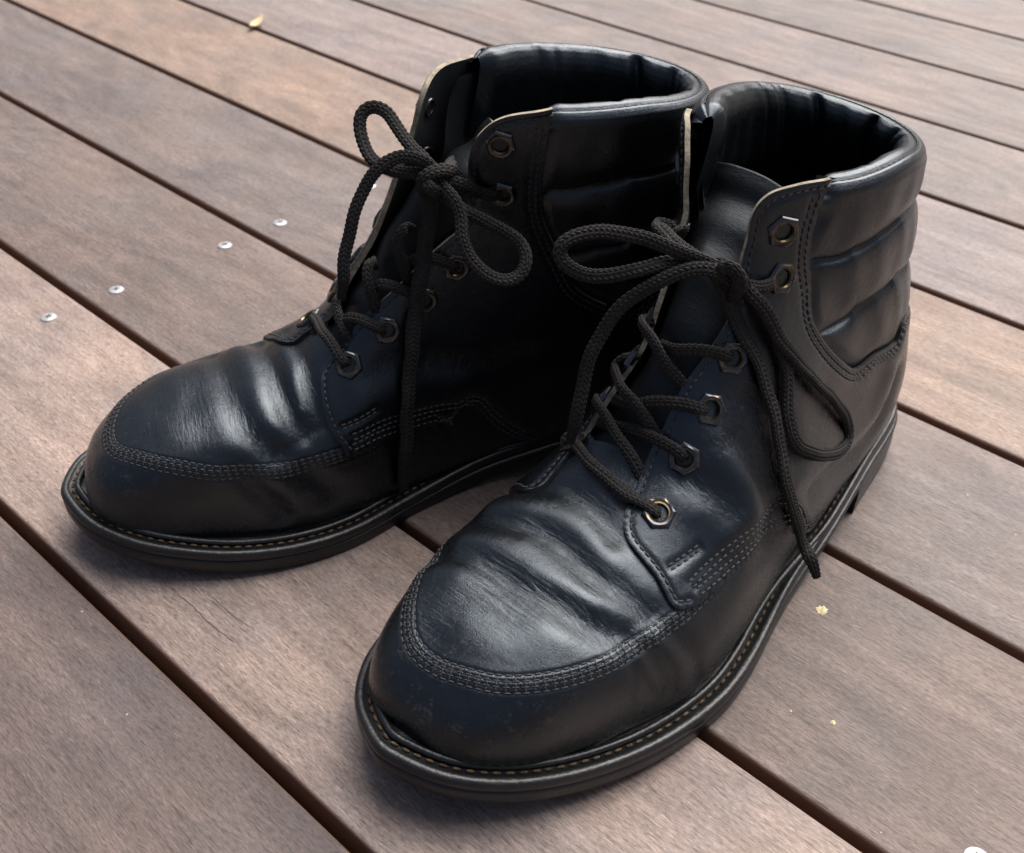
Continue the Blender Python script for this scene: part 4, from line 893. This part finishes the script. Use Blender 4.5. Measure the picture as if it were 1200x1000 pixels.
    sweep(b, 'welt', [
        lambda x: (.0100, ztop(x)-.0050), lambda x: (.0008+.0012*(1-fwd(x)), ztop(x)-.0050), lambda x: (.0003+.0012*(1-fwd(x)), ztop(x)-.0048), lambda x: (-.0001+.0013*(1-fwd(x)), ztop(x)-.0040), lambda x: (-.0002+.0014*(1-fwd(x)), ztop(x)-.0026), lambda x: (.0001+.0014*(1-fwd(x)), ztop(x)-.0013), lambda x: (.0007+.0012*(1-fwd(x)), ztop(x)-.0005), lambda x: (.0016+.0008*(1-fwd(x)), ztop(x)-.0001),
        lambda x: (.0024+.0004*fwd(x), ztop(x)-.0002), lambda x: (.0026+.0007*fwd(x), ztop(x)-.0005), lambda x: (.0028+.0009*fwd(x), ztop(x)-.0011*fwd(x)-.0003),
        lambda x: (.0030+.0040*fwd(x), ztop(x)-.0012*fwd(x)-.0003), lambda x: (.0022+.0100*fwd(x)+.004*(1-fwd(x)), ztop(x)-.0012)], root, M['rubber'])
    # bead between welt and upper
    bead = []
    for a_ in np.linspace(0, 2*math.pi, 14, endpoint=False):
        bead.append((lambda a_: (lambda x: (.0078*fwd(x)+.0028*(1-fwd(x))-.0014*math.cos(a_), ztop(x)-.0002+.0013*math.sin(a_))))(a_))
    bead.append(bead[0])
    sweep(b, 'welt_bead', bead[::-1], root, M['rubber'])
    # heel block with its front (breast) face
    idx = [i for i in range(len(OUT)) if OUT[i, 0] < .080]
    # contiguous order starting on the medial side
    start = next(i for i in idx if (i-1) % len(OUT) not in idx); order = []; i = start
    while i in idx: order.append(i); i = (i+1) % len(OUT)
    H = OUT[order]; HN = ON[order]; lev = [(0.0016, .0002), (.0006, .0006), (.0004, .006), (.0002, .0066), (.0008, .0069), (.0008, .0072), (.0001, .0075), (.0002, .0158)]
    V = []; m = len(order)
    for d, z in lev:
        for p in H+HN*d: V.append((p[0], p[1], z))
    Fs = grid_faces(len(lev), m, True).tolist()
    Fs.append(list(range(m))[::-1]); Fs.append([(len(lev)-1)*m+i for i in range(m)])
    bobj(b, 'heel', V, Fs, M['rubber'], root, False)
    # welt stitches
    x = OUT[:, 0]; sel = [i for i in range(len(OUT)) if OUT[i, 0] > .085]
    st = next(i for i in sel if (i-1) % len(OUT) not in sel); od = []; i = st
    while i in sel: od.append(i); i = (i+1) % len(OUT)
    Q = OUT[od]+ON[od]*.0054; Pw = np.c_[Q, ztop(OUT[od][:, 0])-.00105]
    stitch_rows(b, 'welt_stitching', [(Pw, np.tile([0, 0, 1.], (len(Pw), 1)))], root, M['tan_thread'], pitch=.0048, length=.0032, rad=.00066)
    # ---------- eyelets
    if b == 'L':
        le = FT['L_eye']; mee = [(.4037, -.17), (.4725, -.205), (.525, -.18), (.575, -.172), (.755, -.175), (.8875, -.184)]
    else:
        mee = FT['R_eye']; le = [(.39, .125), (.45, .125), (.51, .135), (.58, .14), (.75, .15), (.875, .14)]
    def flr(s_, v_): return .0030*float(sstep(.60, .95, s_)*(1-sstep(.16, .30, abs(v_))))
    for s_, v_ in list(le)+list(mee):
        P, N_, _ = skin(b, np.array([s_]), np.array([v_]), np.array([.0016+flr(s_, v_)]))
        ring_eyelet(b, root, P[0], N_[0], np.array([.3, 0, 1.]), 1.2)
    # inner ferrules seen on the inside of the far flap
    for s_, v_ in ((list(mee) if b == 'L' else list(le))[-2:]):
        P, N_, _ = skin(b, np.array([s_]), np.array([v_]), np.array([-.0009+flr(s_, v_)]))
        n = 24; th = np.arange(n)*2*math.pi/n; Nn = -N_[0]; X = np.cross([0, 0, 1.], Nn); X /= np.linalg.norm(X); Y = np.cross(Nn, X)
        rr = [(.0043, -.0003), (.0041, .0004), (.0034, .0006), (.0028, .0003), (.0024, -.0006), (.0002, -.0006)]
        V = np.vstack([P[0]+np.outer(r*np.cos(th), X)+np.outer(r*np.sin(th), Y)+Nn*z for r, z in rr])
        bobj(b, 'eyelet_washer', V, grid_faces(len(rr), n, True)[:, ::-1], [M['gun'], M['hole']], root, True, np.repeat([0, 0, 0, 0, 1], n))
    # ---------- lace
    V, Fs = lace_mesh(LC[b+'_lace'], b)
    bobj(b, 'shoelace', V, Fs, M['cord'], root)
    return root
L_boot = build_boot('L', 'nearer black leather boot, right-hand one in the photo, whole front and outer side in view')
R_boot = build_boot('R', 'farther black leather boot, left-hand one in the photo, its heel hidden behind the other boot')
